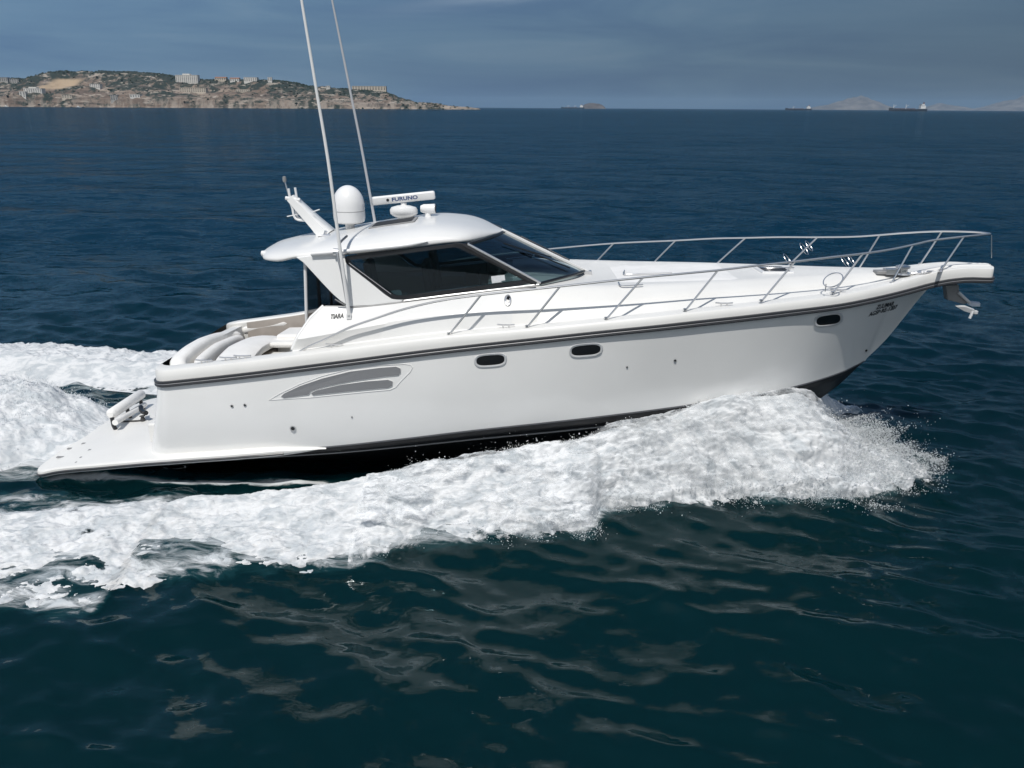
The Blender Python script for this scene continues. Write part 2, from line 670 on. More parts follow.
k.l(dif.outputs[0], bmix.inputs[1])
k.l(fdf.outputs[0], bmix.inputs[2])
glo = k.n('ShaderNodeBsdfGlossy')
glo.distribution = 'BECKMANN'
glo.inputs['Roughness'].default_value = 0.10
glo.inputs[0].default_value = (.88, .97, 1, 1)
k.l(bp.outputs[0], glo.inputs['Normal'])
lw = k.n('ShaderNodeLayerWeight')
lw.inputs['Blend'].default_value = 0.5
k.l(bp.outputs[0], lw.inputs['Normal'])
# Fresnel of a rough sea: waves finer than the mesh lower the grazing reflection
f5 = k.math('POWER', lw.outputs['Facing'], 5.0)
kf = k.rng(k.attr('rough_sea'), 0, 1, 0.72, 0.34, 'LINEAR')
fr_ = k.math('ADD', k.math('MULTIPLY', f5, kf), 0.02, True)
fr_ = k.math('MULTIPLY', fr_, k.math('SUBTRACT', 1.0, fm))
ms = k.n('ShaderNodeMixShader')
k.l(fr_, ms.inputs[0])
k.l(bmix.outputs[0], ms.inputs[1])
k.l(glo.outputs[0], ms.inputs[2])
k.l(ms.outputs[0], k.o.inputs[0])

# churned foam and spray sheets: matt white, broken by holes where it thins
def foam_mat(name, ramp, fine_w, bump):
    m = bpy.data.materials.new(name)
    k = NT(m)
    geo = k.n('ShaderNodeNewGeometry').outputs['Position']
    den = k.attr('dens')
    st = k.noise(k.mapping(geo, (0.7, 1.1, 1.3), (0, 0.35, 0.1)), 3.4, 7, 0.62, 0.9)
    eu = Vector((.66, -.42, -.62)).rotation_difference(Vector((1, 0, 0))).to_euler()
    fib = k.noise(k.mapping(k.mapping(geo, (1, 1, 1), tuple(eu)), (.30, 1.3, 1.3)), 4.0, 7, 0.62, 0.5)
    sm = k.n('ShaderNodeMix', data_type='FLOAT')
    k.l(k.math('MULTIPLY', k.attr('soft'), .8), sm.inputs[0])
    k.l(st, sm.inputs[2])
    k.l(fib, sm.inputs[3])
    st = sm.outputs[0]
    fine = k.noise(k.mapping(geo, (.6, 1, 1.4), (0, .5, 0)), 11.0, 5, 0.6, 0.5)
    a_ = k.math('ADD', k.math('MULTIPLY', st, 1 - fine_w), k.math('MULTIPLY', fine, fine_w))
    a_ = k.rng(a_, 0.3, 0.7, 0.0, 1.0, 'LINEAR')
    thin = k.math('ADD', a_, k.math('SUBTRACT', k.math('MULTIPLY', den, 1.35), 1.0))
    al = k.rng(k.math('DIVIDE', thin, k.math('ADD', k.math('MULTIPLY', k.attr('soft'), .45), ramp)), 0.0, 1.0, 0.0, 1.0)
    k.l(al, k.b.inputs['Alpha'])
    k.l(k.mixc(k.rng(st, 0.36, 0.60, 0, 1), (0.58, 0.62, 0.65), (0.88, 0.89, 0.90)), k.b.inputs['Base Color'])
    k.b.inputs['Roughness'].default_value = 0.95
    k.b.inputs['Specular IOR Level'].default_value = 0.1
    b1 = k.n('ShaderNodeBump')
    b1.inputs['Distance'].default_value = 0.07
    b1.inputs['Strength'].default_value = bump
    k.l(k.math('ADD', st, k.math('MULTIPLY', fine, 0.12)), b1.inputs['Height'])
    k.l(b1.outputs[0], k.b.inputs['Normal'])
    k.t.links.remove(k.b.inputs['Alpha'].links[0])
    tl = k.n('ShaderNodeBsdfTranslucent')
    tl.inputs[0].default_value = (.86, .88, .90, 1)
    m1, m2, tp = k.n('ShaderNodeMixShader'), k.n('ShaderNodeMixShader'), k.n('ShaderNodeBsdfTransparent')
    m1.inputs[0].default_value = 0.30
    k.l(k.b.outputs[0], m1.inputs[1])
    k.l(tl.outputs[0], m1.inputs[2])
    k.l(al, m2.inputs[0])
    k.l(tp.outputs[0], m2.inputs[1])
    k.l(m1.outputs[0], m2.inputs[2])
    k.l(m2.outputs[0], k.o.inputs[0])
    return m
FOAM = foam_mat('white_foam', 0.30, 0.16, 0.55)
MIST = foam_mat('white_spray_mist', 0.80, 0.16, 0.20)
DROP = bpy.data.materials.new('spray_droplets')
k = NT(DROP)
k.t.nodes.remove(k.b)
d1, d2, d3 = k.n('ShaderNodeBsdfDiffuse'), k.n('ShaderNodeBsdfTranslucent'), k.n('ShaderNodeMixShader')
d1.inputs[0].default_value = d2.inputs[0].default_value = (0.93, 0.95, 0.96, 1)
d3.inputs[0].default_value = 0.45
k.l(d1.outputs[0], d3.inputs[1])
k.l(d2.outputs[0], d3.inputs[2])
k.l(d3.outputs[0], k.o.inputs[0])

# headland rock with strata and scrub
ROCK = bpy.data.materials.new('headland_rock')
k = NT(ROCK)
geo = k.n('ShaderNodeNewGeometry').outputs['Position']
nrm = k.n('ShaderNodeNewGeometry').outputs['Normal']
big = k.noise(geo, 0.006, 6, 0.6, 0.4)
med = k.noise(k.mapping(geo, (1, 1, 1.4)), 0.028, 7, 0.68, 0.8)
str_ = k.noise(k.mapping(geo, (0.06, 0.06, 1.0)), 0.13, 5, 0.65, 0.6)
rock = k.mixc(k.rng(str_, 0.36, 0.62, 0, 1), (0.065, 0.055, 0.050), (0.265, 0.215, 0.175))
rock = k.mixc(k.rng(big, 0.42, 0.62, 0, 0.75), rock, (0.15, 0.11, 0.085))
scr = k.rng(k.math('ADD', med, k.math('MULTIPLY', k.attr('scrub'), 0.42)), 0.64, 0.74, 0, 1)
rock = k.mixc(scr, rock, (0.030, 0.040, 0.034))
spk = k.rng(k.noise(k.mapping(geo, (.7, .7, 1.3)), 0.11, 5, 0.65), 0.52, 0.62, 0, 0.6)
rock = k.mixc(spk, rock, (0.055, 0.052, 0.042))
lt = k.rng(k.noise(k.mapping(geo, (0.35, 0.35, 1.4)), 0.075, 5, 0.65), 0.56, 0.64, 0, 0.75)
rock = k.mixc(lt, rock, (0.36, 0.315, 0.27))
spz = k.n('ShaderNodeSeparateXYZ')
k.l(geo, spz.inputs[0])
clf = k.math('MULTIPLY', k.rng(spz.outputs['Z'], 34, 12, 0, 1), k.rng(k.noise(k.mapping(geo, (1, .3, .35)), 0.03, 6, 0.7), 0.45, 0.60, 0, .7))
rock = k.mixc(clf, rock, (0.31, 0.265, 0.225))
rock = k.mixc(k.attr('sand'), rock, (0.36, 0.275, 0.19))
k.l(rock, k.b.inputs['Base Color'])
k.b.inputs['Roughness'].default_value = 0.95
k.b.inputs['Specular IOR Level'].default_value = 0.1
FARROCK = mat('far_island_rock', (0.15, 0.135, 0.12), 0.95, mottle=0.5, mscale=0.006, spec=0.1)
ISLET = mat('dark_islet_rock', (0.115, 0.105, 0.10), 0.95, mottle=0.5, mscale=0.02, spec=0.1)
SCRUB = mat('dark_scrub_leaves', (0.030, 0.042, 0.026), 0.9, mottle=0.5, mscale=0.2, spec=0.1)
WALLS = [mat('pale_render', (0.60, 0.58, 0.54), 0.85, mottle=0.1, mscale=0.1), mat('cream_render', (0.50, 0.44, 0.36), 0.85, mottle=0.1, mscale=0.1),
         mat('grey_concrete', (0.34, 0.33, 0.31), 0.9, mottle=0.15, mscale=0.1)]
ROOFT = mat('terracotta_roof', (0.30, 0.15, 0.09), 0.85, mottle=0.2, mscale=0.2)
ROOFG = mat('grey_flat_roof', (0.25, 0.25, 0.25), 0.9)
WINDK = mat('dark_window', (0.03, 0.035, 0.04), 0.2)
SHIPB = mat('ship_hull_blue_black', (0.018, 0.022, 0.030), 0.6, mottle=0.2, mscale=0.05)
SHIPG = mat('ship_hull_blue', (0.03, 0.06, 0.09), 0.6, mottle=0.2, mscale=0.05)
SHIPW = mat('ship_white', (0.70, 0.70, 0.68), 0.6)
SHIPR = mat('ship_deck_red', (0.12, 0.06, 0.045), 0.7)

# ------------------------------------------------------------------ yacht lines
RR = [(150.5, 385, 2.2), (180, 382, 2.23), (240, 375.5, 2.3), (340, 363, 2.36), (440, 350.3, 2.38), (540, 339.5, 2.36), (640, 329, 2.3), (720, 320.3, 2.1), (800, 311, 1.7), (840, 305.8, 1.4),
      (870, 300, 1.12), (900, 293, .80), (915, 289, .64), (930, 285, .51), (950, 281, .43), (970, 279.2, .39)]
_r = np.array([P(a, b, -y) for a, b, y in RR])
tip = P(987.0, 275.5, 0)
rx = list(_r[:, 0]) + [tip[0] - 0.12, tip[0] - 0.04, tip[0]]
rz = list(_r[:, 2]) + [tip[2] - .01, tip[2], tip[2]]
rb = [q[2] for q in RR] + [.35, .25, 0.02]
BX, ZR = Spl(rx, rb), Spl(rx, rz)
X0, X1 = rx[0], tip[0]


def Bh(x):
    """Deck half-breadth, with rounded stern corners."""
    b = BX(x)
    d = np.clip((x - X0) / 0.30, 0, 1)
    return b - 0.30 * (1 - np.sqrt(np.clip(1 - (1 - d) ** 2, 0, 1)))


STEM = [(929, 287), (916, 302), (900, 322), (886, 339), (866, 358.5), (845, 377), (820, 396)]
_s = np.array([P(a, b, 0) for a, b in STEM])
STZ = Spl(_s[:, 0], _s[:, 2])
XST = _s[0, 0]
CH_ = [(140, 457.5, 2.03), (220, 455, 2.10), (324, 448, 2.13), (400, 440, 2.15), (480, 430.5, 2.13), (560, 422, 2.06), (640, 412.5, 1.92), (720, 401.8, 1.70), (760, 395.5, 1.46),
       (800, 386, 1.08), (825, 378.7, .70), (843, 372.2, .40), (856, 366, .18), (866, 360.5, .03)]
_c = np.array([P(a, b, -y) for a, b, y in CH_])
CB, CZ = Spl(_c[:, 0], [q[2] for q in CH_]), Spl(_c[:, 0], _c[:, 2])
XCE = _c[-1, 0]
HB = Spl(list(_r[:10, 0]) + [6.6, 7.2, 7.6, 7.9, XST], [q[2] - 0.02 for q in RR[:10]] + [1.02, .66, .40, .19, 0.01])


def hull_top(x):
    d = np.clip((x - X0) / 0.30, 0, 1)
    return HB(x) - 0.30 * (1 - np.sqrt(np.clip(1 - (1 - d) ** 2, 0, 1)))


def hull_low(x):
    """(half-breadth, z) of the lower edge of the white topsides."""
    if x <= XCE:
        d = min(max((x - X0) / 0.30, 0), 1)
        return CB(x) - 0.30 * (1 - math.sqrt(max(0, 1 - (1 - d) ** 2))), CZ(x)
    return 0.012, STZ(x)


def rake(x):
    return 0.36 * max(0.0, min(1.0, (X0 + 1.2 - x) / 1.2)) ** 2


def hull_pt(x, v):
    """Starboard topsides: v = 0 at the chine, 1 under the rub rail."""
    yl, zl = hull_low(x)
    yu, zu = hull_top(x), ZR(x) - 0.045
    p = 0.80 + 0.32 * sstep(0.0, 7.5, x)
    y = yl + (yu - yl) * v ** p
    y += 0.05 * sin(pi * v) * (1 - sstep(-2, 3, x))
    return np.array([x - rake(x) * (1 - v) ** 1.3, -y, zl + (zu - zl) * v])


def hull_y(x, z):
    """Half-breadth of the topsides at (x, z)."""
    for _ in range(3):
        yl, zl = hull_low(x)
        zu = ZR(x) - 0.045
        v = min(max((z - zl) / (zu - zl), 0.0), 1.0)
    return -hull_pt(x, v)[1]


def on_hull(px, py, off=0.0):
    y = -2.0
    for _ in range(12):
        p = P(px, py, y)
        y = 0.4 * y + 0.6 * (-hull_y(p[0], p[2]) - off)
    return P(px, py, y)


yacht = thing('motor_yacht', 'big white motor yacht with hardtop and long bow rail speeding to the right', 'yacht')
Y = yacht

# --- hull
hx = np.concatenate([X0 + 0.30 * (1 - np.cos(np.linspace(0, pi / 2, 8))), np.linspace(X0 + 0.36, 6.0, 60), np.linspace(6.1, XST - 0.002, 34)])
m = MB()
m.grid([[hull_pt(x, v) for v in np.linspace(0, 1, 19)] for x in hx])
m.mirror()
tr = [hull_pt(X0, v) for v in np.linspace(0, 1, 19)]
m.grid([tr, [(p[0], -p[1], p[2]) for p in tr]])
hull = m.build('hull', GEL, Y, angle=50)

# --- black bottom
m = MB()
KZ = Spl([-6.8, -3, 0, 3.0, 5.0, _s[-1, 0], XCE], [-0.42, -0.42, -0.35, -0.15, 0.35, _s[-1, 2], STZ(XCE)])
rows = []
for x in list(np.linspace(X0, 5.2, 50)) + list(np.linspace(5.3, XCE, 22)):
    yl, zl = hull_low(x)
    xs = x - rake(x)
    zk = KZ(x) if x < _s[-1, 0] else STZ(x)
    zk = min(zk, zl)
    row = [(xs, -yl, zl - 0.001), (xs, -yl * 0.995, zl - min(0.07, (zl - zk) * .2))]
    for t in np.linspace(0.12, 1, 8):
        row.append((xs, -yl * (1 - t) - 0.004, zl - min(0.07, (zl - zk) * .2) + (zk - zl) * t * (1.0 if t == 1 else 0.96)))
    rows.append(row)
m.grid(rows)
m.mirror()
m.grid([rows[0], [(a, -b, c) for a, b, c in rows[0]]])
m.build('hull_bottom', BLACK, Y, angle=50)
# spray strake and boot stripe along the chine
m, m2 = MB(), MB()
for x in np.linspace(X0 + .05, XCE - 0.05, 80):
    pass
xs_ = np.linspace(X0 + .3, XCE - 0.05, 80)
bt = [hull_pt(x, 0.0) for x in xs_]
bt2 = [hull_pt(x, 0.02) for x in xs_]
m.grid([[p + np.array([0, -.004, 0]) for p in bt2], [p + np.array([0, -.012, .004]) for p in bt]])
m.mirror()
m.build('boot_stripe', STRIPE, Y)
xs_ = np.linspace(X0 + .3, 5.6, 70)
def strake(x, t):
    yl, zl = hull_low(x)
    zk = min(KZ(x) if x < _s[-1, 0] else STZ(x), zl)
    return np.array([x - rake(x), -yl * (1 - t) - 0.012, zl - .07 + (zk - zl) * t * 0.96 + .01])
m2.tube([strake(x, 0.16) for x in xs_], 0.022, 6)
m2.mirror()
m2.build('spray_strake', STRAKE, Y)

# --- rub rail (dark rubber with a bright metal bead)
xr = np.concatenate([X0 + 0.30 * (1 - np.cos(np.linspace(0, pi / 2, 8))), np.linspace(X0 + 0.36, 8.9, 90), X1 - (X1 - 8.92) * (1 - np.sin(np.linspace(0, pi / 2, 14))) ** 1.6])
xr = np.unique(xr)
prof = [(0.0, -.068), (.030, -.064), (.036, -.040), (.018, -.028), (.018, -.002), (.036, .010), (.034, .036), (0.0, .042)]
def rr_row(x, s=1):
    b, z = Bh(x), ZR(x)
    t = 0.02
    nx = -(Bh(min(x + t, X1)) - Bh(max(x - t, X0))) / (2 * t)
    nn = np.array([np.clip(nx, -8, 8), -1.0]) / math.hypot(min(max(nx, -8), 8), 1)
    return [(x + nn[0] * o, -b + nn[1] * o, z + q) for o, q in prof]
m = MB()
rows = [rr_row(x) for x in xr]
m.grid(rows)
m.mirror()
a0 = rows[0]
m.grid([[(p[0] - .0, p[1], p[2]) for p in a0], [(p[0], -p[1], p[2]) for p in a0]])
rub = m.build('rub_rail', RUBD, Y, angle=30)
m = MB()
m.tube([np.array(rr_row(x)[3]) * [1, 1, 1] + np.array([0, -.002, .013]) for x in xr], 0.013, 6)
m.mirror()
m.build('rub_rail_bead', BEAD, rub)

# --- deck moulding: bulwark, gunwale, cockpit well, foredeck
XC = P(297, 352, -2.0)[0]
CRZ = Spl([-4, .4, 1.69, 3.24, 5.57, 6.8, 7.89, 8.8, X1], [3.4, 3.62, 3.54, 3.575, 3.66, 3.68, 3.675, 3.69, 3.68])
CK = [(300, 336, 1.97), (440, 313, 1.95), (560, 304.5, 1.86), (640, 299, 1.72), (720, 292.5, 1.46), (800, 287, 1.02), (860, 281, .62), (930, 274, .24), (985, 270, .12)]
_k = np.array([P(a, b, -y) for a, b, y in CK])
CKY, CKZ = Spl(_k[:, 0], [q[2] for q in CK]), Spl(_k[:, 0], _k[:, 2])
TP = [(349, 307, 1.70), (460, 294.5, 1.66), (540, 286.5, 1.60), (600, 286, 1.47), (640, 285, 1.36), (720, 281, 1.06), (800, 276.5, .66), (860, 273, .34), (930, 270.5, .13), (985, 268, .07)]
_t = np.array([P(a, b, -y) for a, b, y in TP])
TPY, TPZ = Spl(_t[:, 0], [q[2] for q in TP]), Spl(_t[:, 0], _t[:, 2])


def gun(x):
    b, z = Bh(x), ZR(x)
    s = min(1.0, b / 0.9)
    hgt = 0.235 - .05 * sstep(-2.0, 1.5, x) + .03 * sstep(5.5, 8.0, x)
    pts = [(b - .004, z + .038), (b - .008 * s, z + .43 * hgt), (b - .018 * s, z + .76 * hgt), (b - .048 * s, z + .95 * hgt), (b - .10 * s, z + hgt), (b - .25 * s, z + hgt + .002), (b - .34 * s, z + hgt - .01)]
    return [(x, -y, q) for y, q in pts]


def fore(x):
    g = gun(x)
    b = Bh(x)
    s = min(1.0, b / 0.9)
    y0, z0 = -g[-1][1], g[-1][2]
    yk, zk, yt, zt, zc = CKY(x), CKZ(x), TPY(x), TPZ(x), CRZ(x)
    f = sstep(8.3, 6.0, x)
    yk, yt = min(yk, y0 - .03 * s), min(yt, y0 - .06 * s)
    zc = max(zc, z0 + .01)
    zk = z0 + max(zk - z0, .01)
    zt = max(zt, zk + .005)
    pts = [(y0 - .02 * s * 1, z0 + .012), (yk + .035 * s, zk - .05 * f), (yk, zk - .006), (yk - .03 * s, zk + .02 * f)]
    for t in (.35, .7):
        pts.append((yk + (yt - yk) * t, zk + (zt - zk) * t + .015 * sin(pi * t)))
    pts.append((yt, zt))
    for t in (.12, .3, .5, .75, 1):
        pts.append((yt * (1 - t), zt + (zc - zt) * sin(t * pi / 2)))
    return g + [(x, -y, q) for y, q in pts]


FLO = 1.20
m = MB()
cx = np.concatenate([X0 + .02 + 0.30 * (1 - np.cos(np.linspace(0, pi / 2, 7))), np.linspace(X0 + .42, XC, 14)])
rows = []
for x in cx:
    g = gun(x)
    y0, z0 = g[-1][1], g[-1][2]
    rows.append(g + [(x, y0 + .03, z0 - .03), (x, y0 + .035, z0 - .3), (x, y0 + .04, FLO), (x, y0 * .5, FLO), (x, 0, FLO)])
m.grid(rows)
gx = np.concatenate([np.linspace(XC, 0.0, 24)])
m.grid([gun(x) for x in gx])
m.mirror()
m.grid([rows[0], [(a, -b, c) for a, b, c in rows[0]]])
m.build('cockpit_deck', DECKW, Y, angle=35)
XF = P(505, 286, -1.6)[0]
m = MB()
m.grid([fore(x) for x in np.concatenate([np.linspace(0.0, 8.6, 90), X1 - (X1 - 8.65) * (1 - np.sin(np.linspace(0, pi / 2, 14))) ** 1.5])])
# underside of the pulpit
m.grid([[(x, -Bh(x) + .004, ZR(x) + .036 - .001), (x, -Bh(x) + .005, ZR(x) - .05), (x, 0, ZR(x) - .052 - .0)] for x in np.linspace(7.0, X1 - .004, 30)])
m.mirror()
fd = m.build('foredeck', DECKW, Y, angle=38)

# --- cabin side below the windows (aft edge slopes forward)
def side_pts(x):
    g = gun(x)[-1]
    yk, zk, yt, zt = CKY(x), CKZ(x), TPY(x), TPZ(x)
    yk = min(yk, -g[1] - .03)
    return [(-g[1], g[2]), (-g[1] - .02, g[2] + .012), (yk + .035, zk - .05), (yk, zk - .006), (yk - .03, zk + .02), (yk + (yt - yk) * .55, zk + (zt - zk) * .55 + .015), (yt, zt)]


EDGE = [(290, 357), (291.5, 353), (296.5, 341), (304, 327.5), (315, 314), (325, 306), (336, 299.5), (340, 298)]


def pix(p):
    v = np.asarray(p, float) - CAM
    return 512 + F * (v @ rt) / (v @ fw), 384 - F * (v @ up) / (v @ fw)


def edge_x(j, x):
    for _ in range(14):
        y, z = side_pts(x)[j]
        u, v = pix((x, -y, z))
        x += .012 * (np.interp(v, [q[1] for q in EDGE][::-1], [q[0] for q in EDGE][::-1]) - u)
    return x


def cabin_side():
    m = MB()
    n = 40
    bot = [P(291.5, 353, -2.0)[0], 0.0]
    rows = []
    aft = [(291.5, 353), (296.5, 341), (304, 327.5), (315, 314), (325, 306), (336, 299.5)]
    aftp = [P(a, b, -2.0 + .34 * i / 5) for i, (a, b) in enumerate(aft)]
    for i in range(n + 1):
        u = i / n
        row = []
        sect = None
        for j, frac in enumerate((0, .02, .40, .44, .48, .75, 1.0)):
            xa = np.interp(frac, np.linspace(0, 1, 6), [p[0] for p in aftp])
            if i == 0: xa = edge_x(j, xa)
            else: xa = rows[0][j][0]
            x = xa + (0.0 - xa) * u
            g = gun(x)[-1]
            yk, zk, yt, zt = CKY(x), CKZ(x), TPY(x), TPZ(x)
            yk = min(yk, -g[1] - .03)
            pts = [(-g[1], g[2]), (-g[1] - .02, g[2] + .012), (yk + .035, zk - .05), (yk, zk - .006), (yk - .03, zk + .02), (yk + (yt - yk) * .55, zk + (zt - zk) * .55 + .015), (yt, zt)]
            y, z = pts[j]
            row.append((x, -y, z))
        rows.append(row)
    cabin_side.edge = [np.array(q) for q in rows[0]]
    m.grid(rows)
    inner = [[(a, b + .09, c - (.0 if j else 0)) for j, (a, b, c) in enumerate(r)] for r in rows]
    m.grid(inner)
    m.grid([rows[0], inner[0]])
    m.grid([[r[-1] for r in rows], [r[-1] for r in inner]])
    return m
cs = cabin_side()
cs.build('cabin_side', ROOFW, Y, angle=35)
cs.mirrored().build('cabin_side', ROOFW, Y, angle=35)
# coved steel handrail edging the aft end of the cabin side
hp = [q + np.array([-.012, .045, 0]) for q in cabin_side.edge]
m = MB().tube(hp, 0.040, 8)
m.build('cabin_edge_trim', GEL, Y)
m.mirrored().build('cabin_edge_trim', GEL, Y)
# seam under the window frame
seam = [P(335, 299.3, -1.80), P(342, 303.5, -1.76), P(350, 307, -1.72), P(372, 306, -1.715), P(400, 302.5, -1.71), P(460, 294, -1.67), P(536, 286.4, -1.63)]
MB().tube(smooth_path(seam, 5), 0.013, 5).build('window_seam', GREYP, Y)

# --- side panels, side windows
def ps(px, py):
    """Point on the starboard deckhouse side, which leans inwards with height."""
    y = -1.62
    for _ in range(6):
        p = P(px, py, y)
        y = -(1.72 - 0.10 * np.clip((p[2] - 3.3) / 0.95, 0, 1.2)) + .10 * sstep(-1.6, 0.6, p[0])
    return P(px, py, y)


def rounded(poly, r, n=4):
    o = []
    for i in range(len(poly)):
        a, b, c = (np.array(poly[(i + q) % len(poly)], float) for q in (-1, 0, 1))
        da, dc = a - b, c - b
        rr_ = min(r, .45 * np.linalg.norm(da), .45 * np.linalg.norm(dc))
        s, e_ = b + da / np.linalg.norm(da) * rr_, b + dc / np.linalg.norm(dc) * rr_
        for q in range(n + 1):
            t = q / n
            o.append((1 - t) ** 2 * s + 2 * t * (1 - t) * b + t * t * e_)
    return o


panel = [(296, 257.5), (303, 262.5), (312, 272), (322, 283), (332, 293.5), (341, 301.5), (349, 306.5), (372, 305.5), (401, 302), (404, 299.5), (392, 299), (384, 294), (364, 277), (346, 263), (344, 254), (320, 254.5)]
def side_pair(m, name, mt, parent=Y, **kw):
    a = m.build(name, mt, parent, **kw)
    b = m.mirrored().build(name, mt, parent, **kw)
    return a, b
m = MB().prism([ps(a, b) for a, b in panel], (0, .09, 0))
side_pair(m, 'side_panel', GEL, smooth=False, bevel=0.012)
outer = rounded([(344.5, 256.5), (346, 263.5), (392, 299), (404, 299.3), (460, 292), (539, 282.5), (462, 243)], 5)
inner = rounded([(349.5, 260), (351, 263.5), (394.5, 295.5), (404, 295.6), (460, 288.6), (525, 280), (457, 246.8)], 5)
ow, iw = [ps(a, b) + np.array([0, -.006, 0]) for a, b in outer], [ps(a, b) + np.array([0, -.006, 0]) for a, b in inner]
m = MB().grid([ow, iw, [p + np.array([0, .05, 0]) for p in iw], [p + np.array([0, .06, 0]) for p in ow]], close_v=True, close_u=True)
wf = side_pair(m, 'side_window', DARK, smooth=False)
m = MB().prism([p + np.array([0, .02, 0]) for p in iw], (0, .008, 0))
for q, mm in zip(wf, (m, m.mirrored())):
    mm.build('pane', TINT, q, smooth=False)
# white sill along the bottom of the window, sliding-pane mullion line
sill = [ps(404, 300.6), ps(460, 293.6), ps(539, 284.3)]
m = MB().tube(smooth_path([p + np.array([0, -.01, 0]) for p in sill], 6), 0.016, 6)
side_pair(m, 'window_sill', STEEL)
m = MB().tube([ps(349, 263) + [0, .0, 0], ps(391, 294)], 0.008, 6)
m.build('pane_edge', ALU, wf[0])
# round-nosed white lining light seen inside the lower aft corner, sticker at the front
pl = [ps(a, b) + np.array([0, .04, 0]) for a, b in rounded([(390, 291.5), (400, 290), (402.5, 296), (393, 297)], 3)]
MB().prism(pl, (0, .02, 0)).build('pane_vent', WPLAST, wf[0], smooth=False)
st_ = [ps(a, b) + np.array([0, .012, 0]) for a, b in [(491, 276.5), (504.5, 275), (505.5, 281.8), (492, 283.5)]]
MB().prism(st_, (0, .004, 0)).build('sticker', PAPER, wf[0], smooth=False)

# --- windscreen
At, Ab = ps(467, 244.5), ps(540, 283.5)
Ct, Cb = P(503, 231.5, 0), P(584.5, 271.0, 0)
def wrow(t):
    a = At + (Ab - At) * t
    c = Ct + (Cb - Ct) * t
    r = []
    for s in np.linspace(0, 1, 12):
        q = a + (c - a) * s
        # bulges forward in plan like a moulded screen
        q = q + np.array([0.16 * sin(pi * s) * (1 - .2 * t), 0, .03 * sin(pi * s)])
        r.append(q)
    return r
wr = [wrow(t) for t in np.linspace(0, 1, 12)]
ws = MB().grid(wr)
w1 = ws.build('windscreen', CLEARG, Y)
w2 = ws.mirrored().build('windscreen', CLEARG, Y)
for par, sgn in ((w1, 1), (w2, -1)):
    fl = lambda pts: [np.array([p[0], p[1] * sgn, p[2]]) for p in pts]
    MB().tube(fl([p + np.array([.01, -.008, .012]) for p in (r[0] for r in wr)]), 0.023, 8).build('pillar', STEEL, par)
    MB().tube(fl([p + np.array([-.07, .015, -.01]) for p in (r[0] for r in wr)]), 0.05, 8).build('pillar_seal', DARK, par)
    MB().tube(fl(list(wr[-1])), 0.028, 6).build('lower_seal', DARK, par)
    MB().tube(fl(list(wr[0])), 0.03, 6).build('upper_seal', DARK, par)
    # wiper: arm and blade lying on the glass
    a, b = wr[10][7 if sgn > 0 else 8], wr[4][5]
    off = np.array([.02, 0, .045])
    mw = MB().tube(fl([a + off, (a + b) / 2 + off, b + off]), 0.014, 6)
    c_, d_ = wr[2][4], wr[7][8]
    mw.tube(fl([c_ + off * .8, (b + off * .8), d_ + off * .8]), 0.012, 6)
    mw.build('wiper', DARK, par)
m = MB()
cb = [Ct + (Cb - Ct) * t + np.array([.015, 0, .02]) for t in np.linspace(-.02, 1.06, 10)]
m.grid([[p + np.array([0, y, q]) for y, q in ((-.026, -.03), (-.026, .016), (-.018, .024), (.018, .024), (.026, .016), (.026, -.03))] for p in cb])
m.build('windscreen_mullion', GEL, Y, smooth=False)
m = MB().grid([[np.array([q[0], -q[1], q[2] + .012]) for q in r[6:]] for r in wr])
m.build('windscreen_mask', DARK, w2)
# cowl under the windscreen: dashboard top ahead of the helm
m = MB().box((Cb[0] - .02, -.06, Cb[2] - .07), (Cb[0] + .14, .06, Cb[2] + .01))
m.build('mullion_foot', STEEL, Y, smooth=False, bevel=.01)

# --- cabin interior
MB().box((-3.5, -1.6, 2.30), (0.2, 1.6, 2.36)).build('cabin_floor', DARKIN, Y, smooth=False)
m = MB()
m.grid([[(x, -TPY(x) + .02, TPZ(x) - .03), (x, 0, TPZ(x) + .0), (x, TPY(x) - .02, TPZ(x) - .03)] for x in np.linspace(-.45, 0.02, 5)])
m.grid([[(-.45, -1.6, 2.36), (-.45, 0, 2.36), (-.45, 1.6, 2.36)], [(-.45, -TPY(-.45), TPZ(-.45) - .03), (-.45, 0, TPZ(-.45)), (-.45, TPY(-.45), TPZ(-.45) - .03)]])
m.build('dashboard', PALEIN, Y)
m = MB().lathe([(.24, -.015), (.26, 0), (.24, .015)], (-.62, -.75, 3.52), 20, 'X')
m.tube([(-.62, -.75, 3.52), (-.40, -.75, 3.45)], .03, 6)
m.build('steering_wheel', DARK, Y)
m = MB().box((-.5, -.3, 3.6), (-.12, .5, 3.80))
m.build('instrument_pod', DARKIN, Y, smooth=False, bevel=.03)
for cy_, cx_ in ((-.75, -1.25), (.55, -1.25), (-.75, -2.3)):
    m = MB().box((cx_ - .25, cy_ - .28, 2.36), (cx_ + .25, cy_ + .28, 3.05))
    m.box((cx_ - .3, cy_ - .3, 3.052), (cx_ + .28, cy_ + .3, 3.2))
    m.prism([(cx_ - .34, cy_ - .29, 3.202), (cx_ - .18, cy_ - .29, 3.202), (cx_ - .30, cy_ - .27, 3.93), (cx_ - .42, cy_ - .27, 3.93)], (0, .57, 0))
    m.build('helm_seat', SEATD, Y, smooth=False, bevel=.04)
MB().box((-2.2, -1.5, 2.36), (-1.9, -.95, 3.4)).build('cabin_cabinet', PALEIN, Y, smooth=False, bevel=.03)
m = MB().box((-3.3, .9, 2.36), (-1.0, 1.5, 3.35))
m.build('cabin_settee', PALEIN, Y, smooth=False, bevel=.03)

